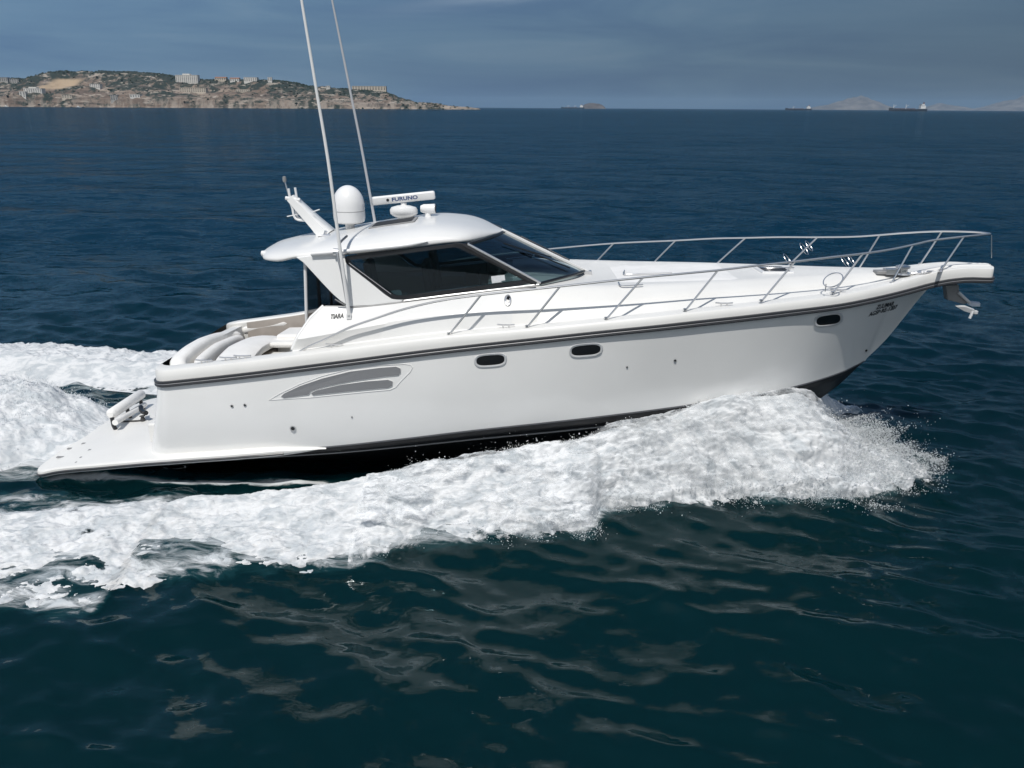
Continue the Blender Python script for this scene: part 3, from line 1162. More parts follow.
# --- aft enclosure: clear curtain between cockpit and cabin
pt, pb = P(305, 260, -1.5), P(306.5, 327, -1.5)
MB().tube([pt, pb - [0, 0, .1]], 0.03, 8).build('enclosure_pole', WPLAST, Y)
m = MB().grid([[(pb[0] + .02, -1.48, 2.6), (pb[0] + .02, 0, 2.6), (pb[0] + .02, 1.5, 2.6)], [(pt[0] + .02, -1.48, 4.08), (pt[0] + .02, 0, 4.2), (pt[0] + .02, 1.5, 4.08)]])
cur = m.build('aft_curtain', CURT, Y)
for yy in (-.49, .49):
    MB().box((pb[0] - .005, yy - .03, 2.35), (pb[0] + .045, yy + .03, 4.15)).build('curtain_frame', DARK, cur, smooth=False)

# --- hardtop
HE = [(263, 259.5, 1.30), (275, 262, 1.50), (297, 258.5, 1.58), (320, 257.5, 1.59), (345, 255.5, 1.585), (400, 249.8, 1.57), (458, 243.0, 1.49), (468, 242, 1.40), (480, 239.5, 1.10), (493, 235, .62)]
_e = np.array([P(a, b, -y) for a, b, y in HE])
front = P(505.5, 231.2, 0)
aft = P(283, 247.5, 0)
ex = list(_e[:, 0]) + [front[0]]
xa = _e[0, 0] - .10
HW = Spl([xa] + ex, [0.9] + [q[2] for q in HE] + [0.02])
HZ = Spl([xa] + ex, [_e[0, 2] + .06] + list(_e[:, 2]) + [front[2]])
CRN = [(268, 248, .8), (280, 241.5, .5), (290, 237, 0.2), (312, 234.5, 0), (340, 230, 0), (370, 224.8, 0), (400, 220.2, 0), (440, 216.0, 0), (460, 217.5, 0), (480, 221.5, 0), (495, 227, 0)]
_q = np.array([P(a, b, y) for a, b, y in CRN])
HC = Spl([xa] + list(_q[:, 0]) + [front[0]], [_e[0, 2] + .10] + list(_q[:, 2]) + [front[2] + .012])
hxs = np.concatenate([xa + (.5) * (1 - np.cos(np.linspace(0, pi / 2, 10))), np.linspace(xa + .56, -.95, 36), front[0] - (front[0] + .9) * (1 - np.sin(np.linspace(0, pi / 2, 16))) ** 1.4])
def ht_row(x):
    W, ze, zc = HW(x), HZ(x), max(HC(x), HZ(x) + .012)
    hgt = zc - ze
    r = [(x, 0, ze - .002), (x, -W * .55, ze - .004), (x, -W + .08 * min(1, W), ze - .006), (x, -W + .015 * min(1, W), ze + .008)]
    for t in np.linspace(0.0, 1, 15):
        a = t * pi / 2
        yy, zz = cos(a) ** .42, sin(a) ** 1.0
        r.append((x, -W * yy, ze + .03 * min(1, hgt / .2) + (hgt - .03 * min(1, hgt / .2)) * zz))
    return r
m = MB().grid([ht_row(x) for x in hxs])
m.mirror()
r0 = ht_row(hxs[0])
m.grid([r0, [(a, -b, c) for a, b, c in r0]])
ht = m.build('hardtop', ROOFW, Y, angle=60)
def roof_z(x, y):
    W, ze, zc = HW(x), HZ(x), HC(x)
    s = min(abs(y) / W, .999)
    a = math.acos(min(1, s ** (1 / .42)))
    return ze + .03 + (zc - ze - .03) * sin(a)
# grey rails along the hardtop edge
tb = [P(311, 254, -1.66), P(345, 251.3, -1.66), P(400, 246, -1.63), P(428, 241.5, -1.56)]
m = MB().tube(smooth_path(tb, 6), [.036] * 13 + [.036, .034, .03, .025, .018, .008], 10)
tub = m.build('awning_tube', WPLAST, ht)
m.mirrored().build('awning_tube', WPLAST, ht)
MB().lathe([(.02, -.05), (.06, -.04), (.06, .04), (.02, .05)], P(336, 252, -1.67), 12, 'X').build('tube_clamp', ALU, tub)
# small lamp at the aft edge
MB().lathe([(.0, -.06), (.05, -.04), (.055, .03), (.03, .06), (0, .065)], P(264, 253.5, -1.1), 12, 'X').build('stern_lamp', WPLAST, ht)
# hatch in the roof
hq = [P(374, 231.8, 0), P(412, 227.5, 0), P(415, 222.2, 0), P(383, 224.5, 0)]
hx0, hx1 = -2.65, -1.80
hm = []
for (x, y) in ((hx0, -.62), (hx1, -.62), (hx1, .0), (hx0, .0)):
    hm.append(np.array([x, y, roof_z(x, y) + .02]))
m = MB().prism([p - [0, 0, .018] for p in hm], (0, 0, .022))
hat = m.build('roof_hatch', GREYP, ht, smooth=False, bevel=.01)
m = MB()
cc = sum(hm) / 4
m.prism([cc + (p - cc) * .86 + [0, 0, .006] for p in hm], (0, 0, .006))
m.build('hatch_glass', DARKIN, hat, smooth=False)

# --- satellite dome
dx, dyy = -3.12, 0.05
dz = roof_z(dx, dyy)
m = MB()
prof = [(.10, dz + .0), (.10, dz + .10)]
m.lathe([(.09, -.02), (.085, .09), (.20, .11)], (dx, dyy, dz), 20)
dome_b = m.build('dome_foot', WPLAST, ht)
top = P(349, 185, dyy)[2] - dz
R = .30
m = MB().lathe([(.0, .10), (.24, .10), (.285, .13), (R, .20), (R, .42)] + [(R * cos(a), .42 + (top - .42) * sin(a)) for a in np.linspace(.12, pi / 2 - .01, 12)] + [(0, top)], (dx, dyy, dz), 28)
dome = m.build('satellite_dome', WPLAST, ht)
MB().lathe([(R + .002, .325), (R + .004, .33), (R + .002, .335)], (dx, dyy, dz), 28).build('dome_seam', GREYP, dome)

# --- radar
rc = P(404, 214, 0.25)
rzb = roof_z(rc[0], .25)
m = MB().lathe([(.12, -.03), (.14, .02), (.22, .06), (.265, .10), (.27, .17), (.24, .22), (.12, .255), (.06, .26), (.055, .30), (0, .30)], (rc[0], .25, rzb), 24, sx=1.0, sy=.8)
rad = m.build('radar', WPLAST, ht)
b0, b1 = P(371, 201, .25), P(435, 194.5, .25)
bl = b1 - b0
upv = np.array([-bl[2], 0, bl[0]]) / np.hypot(bl[0], bl[2])
rows = []
for t in (0, .012, .03, .97, .988, 1):
    c = b0 + bl * t
    s = 1.0 if .02 < t < .98 else (.92 if 0 < t < 1 else .7)
    rows.append([c + np.array([0, y * s, 0]) + upv * (q * s) for y, q in ((-.055, -.075), (-.07, -.05), (-.07, .055), (-.045, .085), (.045, .085), (.07, .055), (.07, -.05), (.055, -.075))])
m = MB().grid(rows, close_v=True)
m.f.append(tuple(range(8)))
m.f.append(tuple(range(40, 48)))
bar = m.build('radar_bar', WPLAST, rad, angle=35)

ZUP = np.array([0, 0, 1.0])


def text_mesh(s, bold=0.0):
    cu = bpy.data.curves.new('lettering', 'FONT')
    cu.body = s
    cu.size = 1
    cu.offset = bold
    o = bpy.data.objects.new('lettering', cu)
    COL.objects.link(o)
    dg = bpy.context.evaluated_depsgraph_get()
    me = o.evaluated_get(dg).to_mesh()
    vs = np.array([v.co[:] for v in me.vertices])
    fs = [tuple(p.vertices) for p in me.polygons]
    o.evaluated_get(dg).to_mesh_clear()
    bpy.data.objects.remove(o)
    bpy.data.curves.remove(cu)
    lo, hi = vs.min(0), vs.max(0)
    vs[:, 0] = (vs[:, 0] - lo[0]) / (hi[0] - lo[0])
    vs[:, 1] = (vs[:, 1] - lo[1]) / (hi[1] - lo[1])
    return vs, fs


def lettering(s, fn, name, m_, parent, bold=0.0):
    """fn maps (u, v) in the unit square of the word to a point on the surface."""
    vs, fs = text_mesh(s, bold)
    return MB().add([fn(u, v) for u, v, _ in vs], fs).build(name, m_, parent, smooth=False, weld=False)


lettering('FURUNO', lambda u, v: b0 + bl * (.335 + .40 * u) + np.array([0, -.0725, 0]) + upv * (-.035 + .072 * v), 'bar_lettering', BLUEINK, bar, 0.03)
MB().lathe([(.028, -.0), (.028, .004)], b0 + bl * .27 + np.array([0, -.0755, 0]), 12, 'Y').build('bar_emblem', BLACKINK, bar)

# --- searchlight camera by the radar
sc_ = P(428, 213, .1)
zz = roof_z(sc_[0], .1)
m = MB().lathe([(.06, -.02), (.055, .06), (.045, .12)], (sc_[0], .1, zz), 14)
lc_ = P(428, 208.5, .1)
m.lathe([(0, -.15), (.06, -.14), (.085, -.08), (.09, .05), (.095, .13), (.08, .14)], lc_, 16, 'X')
sp = m.build('searchlight', WPLAST, ht)
MB().lathe([(0, .141), (.065, .143), (.07, .15)], lc_, 16, 'X').build('lamp_lens', DARK, sp)

# --- radar arch mast: swept arm with antenna frame
ma, mbp = P(327, 234, 0.0), P(291, 197.5, 0.0)
m = MB()
dirv = (mbp - ma)
nrm_ = np.array([-dirv[2], 0, dirv[0]]) / np.hypot(dirv[0], dirv[2])
rows = []
for t, hw, th in ((-.02, .30, .135), (.1, .27, .13), (.3, .22, .115), (.6, .18, .10), (.9, .15, .085), (1.0, .14, .08)):
    c = ma + dirv * t
    rows.append([c + np.array([0, y * hw, 0]) + nrm_ * (q * th) for y, q in ((-1, -.7), (-.9, .8), (-.6, 1), (.6, 1), (.9, .8), (1, -.7), (.7, -1), (-.7, -1))])
m.grid(rows, close_v=True)
m.f.append(tuple(range(8)))
m.f.append(tuple(range(40, 48)))
mast = m.build('mast_arm', GEL, ht, angle=40)
fy = -.10
fr = [P(288, 198, fy), P(292, 207, fy), P(294, 216, fy), P(298, 219.8, fy), P(309, 221, fy), P(313, 224, fy)]
MB().tube(smooth_path(fr, 5), .022, 8).tube(smooth_path([p + np.array([0, .2, 0]) for p in fr], 5), .022, 8).build('mast_frame', WPLAST, mast)
MB().tube([P(290, 199, fy), P(288.5, 188.5, fy)], .024, 8).tube([P(297, 199, fy), P(295, 187.5, fy)], .022, 8).tube([P(285.5, 198, fy), P(300, 200, fy)], .035, 8).build('antenna_prong', WPLAST, mast)
lp = MB().tube([P(288.5, 195, fy), P(285, 182, fy)], .012, 6).build('lamp_pole', ALU, mast)
MB().lathe([(0, -.055), (.03, -.05), (.038, 0), (.03, .05), (0, .06)], P(284.4, 179.3, fy), 12).build('mast_lamp', GREYP, lp)
MB().tube([P(287, 216.5, fy), P(302, 213.5, fy)], .010, 6).build('yard_rod', WPLAST, mast)
MB().tube([P(312, 212, -.2), P(319.5, 209.5, -.25)], .012, 6).build('yard_rod', WPLAST, mast)
# small horn pair on roof beside the mast
m = MB().lathe([(.02, 0), (.02, .12), (.05, .22)], (P(318, 236, -.55)[0], -.55, roof_z(-3.7, -.55) + .04), 10, 'X')
m.tube([P(324, 238, -.5), P(326, 231, -.5)], .03, 8)
m.build('horn', ALU, ht)

# --- whip antennas
near = [P(349, 315, -1.86), P(345.5, 288, -1.88), P(338.5, 238, -1.90), P(328, 160, -1.90), P(315, 82, -1.90), P(301.5, 0, -1.9), P(292, -60, -1.9), P(283, -115, -1.9)]
m = MB().tube(smooth_path(near, 4), list(np.linspace(.034, .016, 29)), 8)
wa = m.build('whip_antenna', WHIP, Y)
MB().tube([P(349, 316, -1.87), P(341.5, 272, -1.87), P(336.5, 252, -1.80)], .022, 8).build('antenna_bracket', STEEL, wa)
MB().box(P(346.8, 319, -1.86) - [0, .02, 0], P(351.2, 313.5, -1.86) + [0, .06, 0]).build('antenna_base', WPLAST, wa, smooth=False)
MB().tube([P(339.8, 243, -1.90), P(343, 239.5, -1.7), P(347, 236, -1.55)], .02, 6).build('antenna_clamp', GREYP, wa)
far = [PY(a, b, 1.0) for a, b in ((375.5, 226), (371, 200), (361, 145), (350, 90), (341, 45), (332, 0), (322, -50), (310, -110))]
fa = MB().tube(smooth_path(far, 4), list(np.linspace(.030, .013, 29)), 8).build('whip_antenna', GREYWHIP, Y)

# --- bow rail
SR = [(291.6, 356, 2.05), (308, 347, 2.08), (326.7, 338.6, 2.10), (350, 327.5, 2.12), (371, 320, 2.14), (405, 309, 2.16), (440, 301, 2.18), (481, 295, 2.18), (560, 286.5, 2.17), (643, 277.5, 2.08), (718, 270.3, 1.88), (760, 265.2, 1.73), (795, 261.5, 1.56),
      (830, 257.3, 1.36), (865, 253.3, 1.10), (893, 249, .86), (913, 244.8, .70), (932, 240.5, .55), (960, 237, .42), (983, 234.8, .22)]
sp_ = [P(a, b, -y) for a, b, y in SR] 
full = sp_ + [P(989.5, 233.6, 0)] + [np.array([p[0], -p[1], p[2]]) for p in reversed(sp_)]
rail = MB().tube(smooth_path(full, 5), .0195, 8).build('bow_rail', STEEL, Y)
def gpt(x, inset):
    g = gun(x)
    return np.array([x, -(Bh(x) - inset * min(1, Bh(x) / .9)), g[5][2]])
for (ra, ba, yr) in (((481, 295), (449, 334), 2.18), ((560, 286.5), (527, 326.5), 2.17), ((643, 277.5), (606, 318.5), 2.08), ((718, 270.3), (685, 310), 1.88), ((795, 261.5), (761, 301), 1.56), ((863, 253.4), (832.5, 293), 1.12), ((913, 244.8), (891, 283.5), .70), ((964, 236.6), (940, 271), .40)):
    tpt = P(*ra, -yr)
    y = -yr
    for _ in range(8):
        q = P(*ba, y)
        y = -(Bh(q[0]) - .13 * min(1, Bh(q[0]) / .9))
    q = P(*ba, y)
    q[2] = min(q[2], gun(q[0])[5][2] + .05)
    for s in (1, -1):
        a = np.array([tpt[0], tpt[1] * s, tpt[2]])
        b = np.array([q[0], q[1] * s, q[2] - .02])
        o = MB().tube([a, b], .018, 8).lathe([(.035, -.012), (.035, .012), (.02, .02)], b + [0, 0, .03], 10).build('stanchion', STEEL, rail)
fs0 = P(991.5, 258, 0)
MB().tube([fs0, P(991.5, 235, 0)], .009, 6).build('jack_staff', STEEL, rail)

def hoop(c, r, nrm, name='fender_hoop', rad_=.011):
    nrm = np.array(nrm, float) / np.linalg.norm(nrm)
    a = np.cross(nrm, [0, 0, 1.0]); a /= np.linalg.norm(a)
    b = np.cross(nrm, a)
    return MB().tube([c + r * (a * cos(t) + b * sin(t)) for t in np.linspace(0, 2 * pi, 25)[:-1]], rad_, 6, close=True)
# fender baskets: pairs of rings lashed to the rail posts on both sides
h1 = hoop(P(833, 280, -1.36), .17, (-.55, -.35, .75))
h1.tube([P(826, 284, -1.42), P(825, 291.5, -1.42)], .010, 6)
h1.build('fender_hoop', ALU, rail)
for (px_, py_, yy, rr2) in ((804, 249, 1.50, .15), (809, 246, 1.50, .13), (787, 259, 1.62, .13), (845, 262, 1.22, .15), (851, 260, 1.18, .13)):
    hoop(PY(px_, py_, yy), rr2, (-.75, .45, -.7), rad_=.008).build('fender_hoop', ALU, rail)

# --- hull openings and marks
def hull_ring(cx_, cy_, hw, hh, tilt, off):
    r = []
    for t in np.linspace(0, 2 * pi, 33)[:-1]:
        x = math.copysign(abs(cos(t)) ** .55, cos(t)) * hw
        y = math.copysign(abs(sin(t)) ** .75, sin(t)) * hh
        r.append(on_hull(cx_ + x, cy_ + y + x * tilt, off))
    return r
for (cx_, cy_, hw, hh, tl) in ((490.5, 360.3, 16.5, 7.2, -.075), (586, 350.3, 17, 7.2, -.085), (828.5, 320, 14.5, 7.0, -.14)):
    q0, q1, q2, q3 = hull_ring(cx_, cy_, hw, hh, tl, .002), hull_ring(cx_, cy_, hw - .8, hh - .7, tl, .022), hull_ring(cx_, cy_, hw - 2.2, hh - 1.9, tl, .018), hull_ring(cx_, cy_, hw - 2.6, hh - 2.3, tl, .004)
    m = MB().grid([q0, q1, q2, q3], close_v=True)
    for mm, sgn in ((m, 1), (m.mirrored(), -1)):
        po = mm.build('porthole', GALV, Y, angle=50)
        cp_ = on_hull(cx_, cy_, .010)
        MB().add([(p[0], p[1] * sgn, p[2]) for p in q3 + [cp_]], [(i_, (i_ + 1) % 32, 32) for i_ in range(32)]).build('pane', PORTG, po, smooth=False)

def hull_poly(pix, off, n=8):
    return [on_hull(a, b, off) for a, b in pix]
vent_o = [(269, 400), (280, 393.5), (300, 384), (322, 376), (350, 369), (380, 365.3), (404, 364.0), (410.5, 364.8), (412.5, 367.5), (410, 372), (401, 381), (396, 387), (390, 389.8), (360, 392.5), (310, 397.5)]
v1o = [(281, 396.5), (284, 393.5), (300, 386), (322, 378.5), (350, 371.5), (380, 367.8), (396, 366.6), (400.5, 368.5), (400.5, 373), (398, 375.3), (385, 376.5), (350, 381.5), (325, 386.5), (311, 391), (308.5, 394.6), (284, 398)]
v2o = [(311, 393), (316, 390.5), (340, 385), (365, 381.5), (388, 379.7), (392.5, 381.5), (392, 386), (388, 387.8), (350, 391.2), (313, 395.2)]
def dens(poly, n=3):
    o = []
    for i in range(len(poly)):
        a, b = np.array(poly[i], float), np.array(poly[(i + 1) % len(poly)], float)
        o += [a + (b - a) * t / n for t in range(n)]
    return o
vo = dens(vent_o)
ring = hull_poly(vo, .006)
m = MB().tube([p for p in ring], .0045, 6, close=True)
vf = side_pair(m, 'engine_vent', GEL)
for vv in (v1o, v2o):
    d = dens(vv, 2)
    pin = hull_poly(d, .016)
    c = np.mean(d, axis=0)
    m = MB()
    m.add(pin, [tuple(range(len(pin)))])
    rim = MB().tube(hull_poly(d, .010), .005, 6, close=True)
    for q, sgn in zip(vf, (1, -1)):
        (m if sgn > 0 else m.mirrored()).build('vent_louvre', VENTG, q, smooth=False)
        (rim if sgn > 0 else rim.mirrored()).build('vent_rim', GEL, q)
# louvre slats inside the vent
for (px_, py_, r_) in ((232, 406, .022), (245, 405, .022), (293, 428.5, .045), (675, 360.5, .022), (627, 367, .014), (866, 350.5, .03), (352, 417, .012)):
    c = on_hull(px_, py_, .0)
    m = MB().lathe([(r_ * 1.25, .004), (r_ * 1.2, -.012), (r_ * .8, -.012), (r_ * .75, -.004)], c, 14, 'Y')
    o = m.build('through_hull', STEEL, Y)
    MB().lathe([(r_ * .8, -.006), (0, -.007)], c, 14, 'Y').build('outlet_bore', DARK, o)

def hull_text(s, x0, y0, x1, y1, hgt, slant, name):
    def fn(u, v):
        px_ = x0 + (x1 - x0) * u + slant * v
        py_ = y0 + (y1 - y0) * u - hgt * v
        return on_hull(px_, py_, .006)
    o = lettering(s, fn, name, BLACKINK, hull, 0.02)
hull_text('ZULIMAR', 876.0, 309.6, 893.5, 305.8, 4.6, 1.6, 'name_lettering')
hull_text('AGSP-RE-1207', 868.5, 316.8, 896.5, 308.9, 4.4, 1.6, 'port_lettering')
def cab(px_, py_):
    y = -1.8
    for _ in range(8):
        p = P(px_, py_, y)
        a = (p[2] - CKZ(p[0])) / (TPZ(p[0]) - CKZ(p[0]))
        y = -(CKY(p[0]) + (TPY(p[0]) - CKY(p[0])) * min(max(a, 0), 1)) - .022
    return P(px_, py_, y)
lettering('TIARA', lambda u, v: cab(330.0 + 13.6 * u + .8 * v, 318.8 - 1.2 * u - 4.6 * v), 'builder_lettering', BLACKINK, Y, 0.045)
# teardrop vent on the cabin side
cc = cab(508, 299)
m = MB()
rg = []
for sc2, of in ((1, .0), (.85, .02), (.55, .026), (.5, .01)):
    rg.append([cab(507.8 + sc2 * 3.6 * cos(t), 300.0 - sc2 * 5.6 * sin(t)) + np.array([0, -of, 0]) for t in np.linspace(0, 2 * pi, 19)[:-1]])
m.grid(rg, close_v=True)
tv = m.build('fuel_vent', ALU, Y)
MB().lathe([(.0, -.03), (.03, -.028), (.032, -.01)], cab(508.5, 297.5), 12, 'Y').build('vent_hole', DARK, tv)

# cleats on the gunwale
def cleat(px_, py_):
    y = -2.0
    for _ in range(8):
        q = P(px_, py_, y)
        y = -(Bh(q[0]) - .22 * min(1, Bh(q[0]) / .9))
    q = P(px_, py_, y)
    q[2] = gun(q[0])[5][2] + .045
    m = MB().tube([q + np.array([-.15, 0, .01]), q + np.array([-.07, 0, 0]), q + np.array([.07, 0, 0]), q + np.array([.15, 0, .01])], .014, 8)
    m.tube([q + np.array([-.05, 0, 0]), q + np.array([-.05, 0, -.05])], .012, 6).tube([q + np.array([.05, 0, 0]), q + np.array([.05, 0, -.05])], .012, 6)
    (side_pair(m, 'cleat', STEEL) if px_ > 400 else m.build('cleat', STEEL, Y))
for c in ((506, 327), (724, 305), (334, 341), (838, 290), (243, 363.5), (229, 366.5), (205, 368.5)):
    cleat(*c)
# grab rails, deck hatches and sunpad on the foredeck
def on_fore(px_, py_, up_=0.0):
    z = 3.5
    for _ in range(10):
        p = PZ(px_, py_, z)
        r = fore(min(max(p[0], 0.05), 9.2))
        ys = [abs(q[1]) for q in r][::-1]
        zs = [q[2] for q in r][::-1]
        z = .4 * z + .6 * (float(np.interp(abs(p[1]), ys, zs)) + up_)
    return PZ(px_, py_, z)
for path in ([(624.5, 270), (625, 274.2), (645, 273.8), (672, 272.8)], [(618.5, 282.3), (621, 285.6), (632, 285.5), (643, 284.6)], [(759, 266.8), (766, 268), (780, 267.9), (794, 267.4)]):
    pts = [on_fore(a, b, .05) for a, b in path]
    MB().tube(smooth_path(pts, 4), .013, 6).build('grab_rail', STEEL, Y)
m = MB()
pad = []
for x in np.linspace(1.95, 4.2, 12):
    r = []
    for y in np.linspace(-.95, .95, 13):
        fr_ = fore(x)
        z = float(np.interp(abs(y), [abs(q[1]) for q in fr_][::-1], [q[2] for q in fr_][::-1]))
        ed = min(1, min((x - 1.95), (4.2 - x), (.95 - abs(y))) / .08 + .02)
        r.append((x, y, z - .01 + .035 * math.sqrt(ed)))
    pad.append(r)
m.grid(pad)
m.build('sunpad', VINYL, Y, angle=60)
for (xa_, xb_, hy) in ((4.75, 5.35, .32),):
    z = CRZ(5)
    m = MB().box((xa_, -hy, z - .04), (xb_, hy, z + .035))
    dh = m.build('deck_hatch', WPLAST, Y, smooth=False, bevel=.015)
    MB().box((xa_ + .06, -hy + .06, z + .036), (xb_ - .06, hy - .06, z + .042)).build('hatch_glass', PORTG, dh, smooth=False)
# windlass, chain and anchor roller
wc = on_fore(902, 274)
m = MB().lathe([(.16, 0), (.15, .03), (.09, .04), (.09, .1), (.13, .12), (.13, .15), (.07, .17), (0, .175)], wc, 18)
m.box(wc + [-.34, -.09, 0], wc + [-.1, .09, .1])
m.build('windlass', STEEL, Y, bevel=0)
ch = [on_fore(a, b, .03) for a, b in ((905, 274.5), (915, 273), (928, 272), (938, 272))]
m = MB()
cp = smooth_path(ch, 6)
for i in range(len(cp) - 1):
    a, b = cp[i], cp[i + 1]
    m.tube([a, b], .02 if i % 2 else .032, 6)
m.build('anchor_chain', ALU, Y)
m = MB().box(on_fore(880, 273.5) + [-.1, -.1, 0], on_fore(880, 273.5) + [.22, .1, .06])
m.build('chain_locker_lid', GREYP, Y, smooth=False, bevel=.01)
MB().tube(smooth_path([on_fore(938, 272, .03), on_fore(941, 270.5, .10), P(942.5, 266.6, -.2)], 4), .03, 8).build('bow_chock', STEEL, Y)
MB().tube([on_fore(972, 269.5, .0), P(973.5, 266.2, -.1)], .018, 8).build('bow_light', STEEL, Y)

# --- anchor under the pulpit
m = MB().prism([P(946, 286, -.08), P(959, 284.5, -.08), P(959.5, 292, -.08), (P(969, 302.5, -.08)), P(964, 304.5, -.08), P(948, 300, -.08)], (0, .16, 0))
an = m.build('anchor', GREYP, Y, smooth=False, bevel=.012)
MB().tube([P(958, 292, -.1), P(970, 303, -.1)], .03, 8).build('anchor_shank', GALV, an)
m = MB()
m.prism([P(956, 306.5, -.16), P(966, 307, -.2), P(975, 310.5, -.22), P(972.5, 313.5, -.2), P(965, 311.5, -.18)], (0, .05, .02))
m.prism([P(968, 304.5, .02), P(973, 302.3, .1), P(980.5, 303.2, .12), P(980, 306.3, .1), P(972, 306.5, .03)], (0, .05, .02))
m.tube([P(973, 311, -.2), P(969.5, 318.5, -.22)], .028, 8)
m.lathe([(0, -.05), (.045, -.02), (.045, .03), (0, .05)], P(975.5, 312.5, -.2), 12)
m.build('anchor_fluke', GALV, an, smooth=False)

# --- swim platform
PLT = [(42.5, 468.5), (60, 468), (150, 462), (240, 454.5), (284, 450.2)]
m = MB()
def plat_edge():
    o = []
    zc = P(70, 466, -2.18)[2]
    return o
_pe = np.array([P(*q) for q in ((37.5, 468.3, -1.85), (56, 467.6, -2.13), (100, 463.8, -2.2), (150, 459.8, -2.27), (220, 454.5, -2.29), (284, 450, -2.28), (326, 447.6, -2.16))])
pz = Spl(_pe[:, 0], _pe[:, 2])
xa_, xe_ = _pe[0, 0], _pe[-1, 0]
def plat_half(x):
    b = np.interp(x, [xa_, -6.2, -4.5, xe_], [2.12, 2.27, 2.30, 2.16])
    d = min(max((x - xa_) / .35, 0), 1)
    return b - .35 * (1 - math.sqrt(max(0, 1 - (1 - d) ** 2)))
pxs = np.concatenate([xa_ + .35 * (1 - np.cos(np.linspace(0, pi / 2, 9))), np.linspace(xa_ + .42, -6.3, 24), np.linspace(-6.2, xe_, 24)])
rows = []
for x in pxs:
    b, z = plat_half(x), pz(x)
    tp = 1.0 if x < -4.2 else max(.12, (xe_ - x) / (xe_ + 4.2)) ** .6
    th = .15 * tp
    yin = 0.0 if x < -6.25 else max(hull_low(max(x, X0 + .31))[0] - .1, 1.5)
    rows.append([(x, -yin, z + .006), (x, -(b - .06), z + .006), (x, -(b - .02), z - .005), (x, -b, z - .03), (x, -b, z - th * .5), (x, -(b - .03), z - th * .55), (x, -(b - .05), z - th), (x, -yin, z - th - .02)])
m.grid(rows)
m.mirror()
m.grid([rows[0], [(a, -b, c) for a, b, c in rows[0]]])
plat = m.build('swim_platform', DECKW, Y, angle=35)
m = MB()
m.tube([(x, -plat_half(x) - .002, pz(x) - .085) for x in pxs if x < P(284, 450, -2.28)[0]], .022, 8)
side_pair(m, 'platform_fender', RUBD, plat)
# hatch in the platform with flush latches
m = MB()
hxa, hxb = xa_ + .18, xa_ + 1.15
for (a, b) in (((hxa, -1.2), (hxb, -1.2)), ((hxb, -1.2), (hxb, .6)), ((hxb, .6), (hxa, .6)), ((hxa, .6), (hxa, -1.2))):
    m.tube([(a[0], a[1], pz(a[0]) + .004), (b[0], b[1], pz(b[0]) + .004)], .005, 4)
m.build('platform_hatch', SEAMG, plat)
for (px_, py_, lx) in ((69.5, 448.5, .04), (78, 462.5, .05), (85, 443.5, .06), (92, 450, .07), (83, 457.5, .06), (62, 457, .10), (132, 439.3, .06), (140.5, 439.3, .06)):
    p = PZ(px_, py_, .30)
    p = PZ(px_, py_, pz(p[0]) + .012)
    MB().box(p - [lx, .03, .008], p + [lx, .03, .008]).build('platform_latch', GREYP, plat, smooth=False, bevel=.004)

# transom door, step and stern gear
m = MB().box((X0 - .46, -1.6, .62), (X0 - .30, 1.6, 1.0))
m.box((X0 - .40, -1.0, 1.0), (X0 - .2, 1.0, 1.5))
m.build('transom_step', DECKW, Y, smooth=False, bevel=.03)
# stowed gangway: two white tubes in dark chocks across the platform's far corner
def on_plat(px_, py_, h_):
    z = .35 + h_
    for _ in range(6):
        q = PZ(px_, py_, z)
        z = pz(q[0]) + h_ - .045 * max(q[1], 0) * 2
    q[2] += (.045 + .05 * sstep(-3.0, -5.0, q[0])) * max(q[1], 0)
    return q
g0, g1 = on_plat(110, 415, .32), on_plat(142, 393.5, .32)
m = MB().tube([g0, g0 + (g1 - g0) * .04, g0 + (g1 - g0) * .96, g1], [.06, .105, .105, .06], 12)
m.tube([g0 + [.16, -.16, -.10], g1 + [.10, -.16, -.22]], .06, 10)
gw = m.build('stowed_gangway', VINYL, Y)
for t in (.05, .5, .93):
    c = g0 + (g1 - g0) * t
    MB().tube([c + [0, -.02, .0], c + [.05, -.1, -.22], c + [.1, -.1, -.36]], .04, 6).build('gangway_chock', DARK, gw)
MB().tube(smooth_path([on_plat(121, 421.5, .02), on_plat(133, 421.2, .02), on_plat(143, 420.5, .02)], 4), .02, 6).lathe([(.05, 0), (.05, .03), (.03, .08), (.06, .1), (0, .11)], on_plat(143, 420.5, .02), 10).build('mooring_line', ROPE, Y)
MB().tube(smooth_path([on_plat(141, 407, .25), on_plat(142, 411, .2), on_plat(146, 413, .2)], 4), .05, 8).build('stern_cleat', DARK, Y)
# dark cap strip and mooring hawse on the gunwale near the stern
def on_gun(px_, py_, ins):
    y = -2.0
    for _ in range(8):
        q = P(px_, py_, y)
        y = -(Bh(q[0]) - ins)
    return P(px_, py_, y)
MB().tube([on_gun(167.5, 373.3, .12), on_gun(186, 370.4, .15), on_gun(205, 367, .2)], .022, 6).lathe([(.07, -.02), (.06, .03), (0, .05)], on_gun(189, 369.5, .18), 12).build('stern_hawse', DARK, Y)

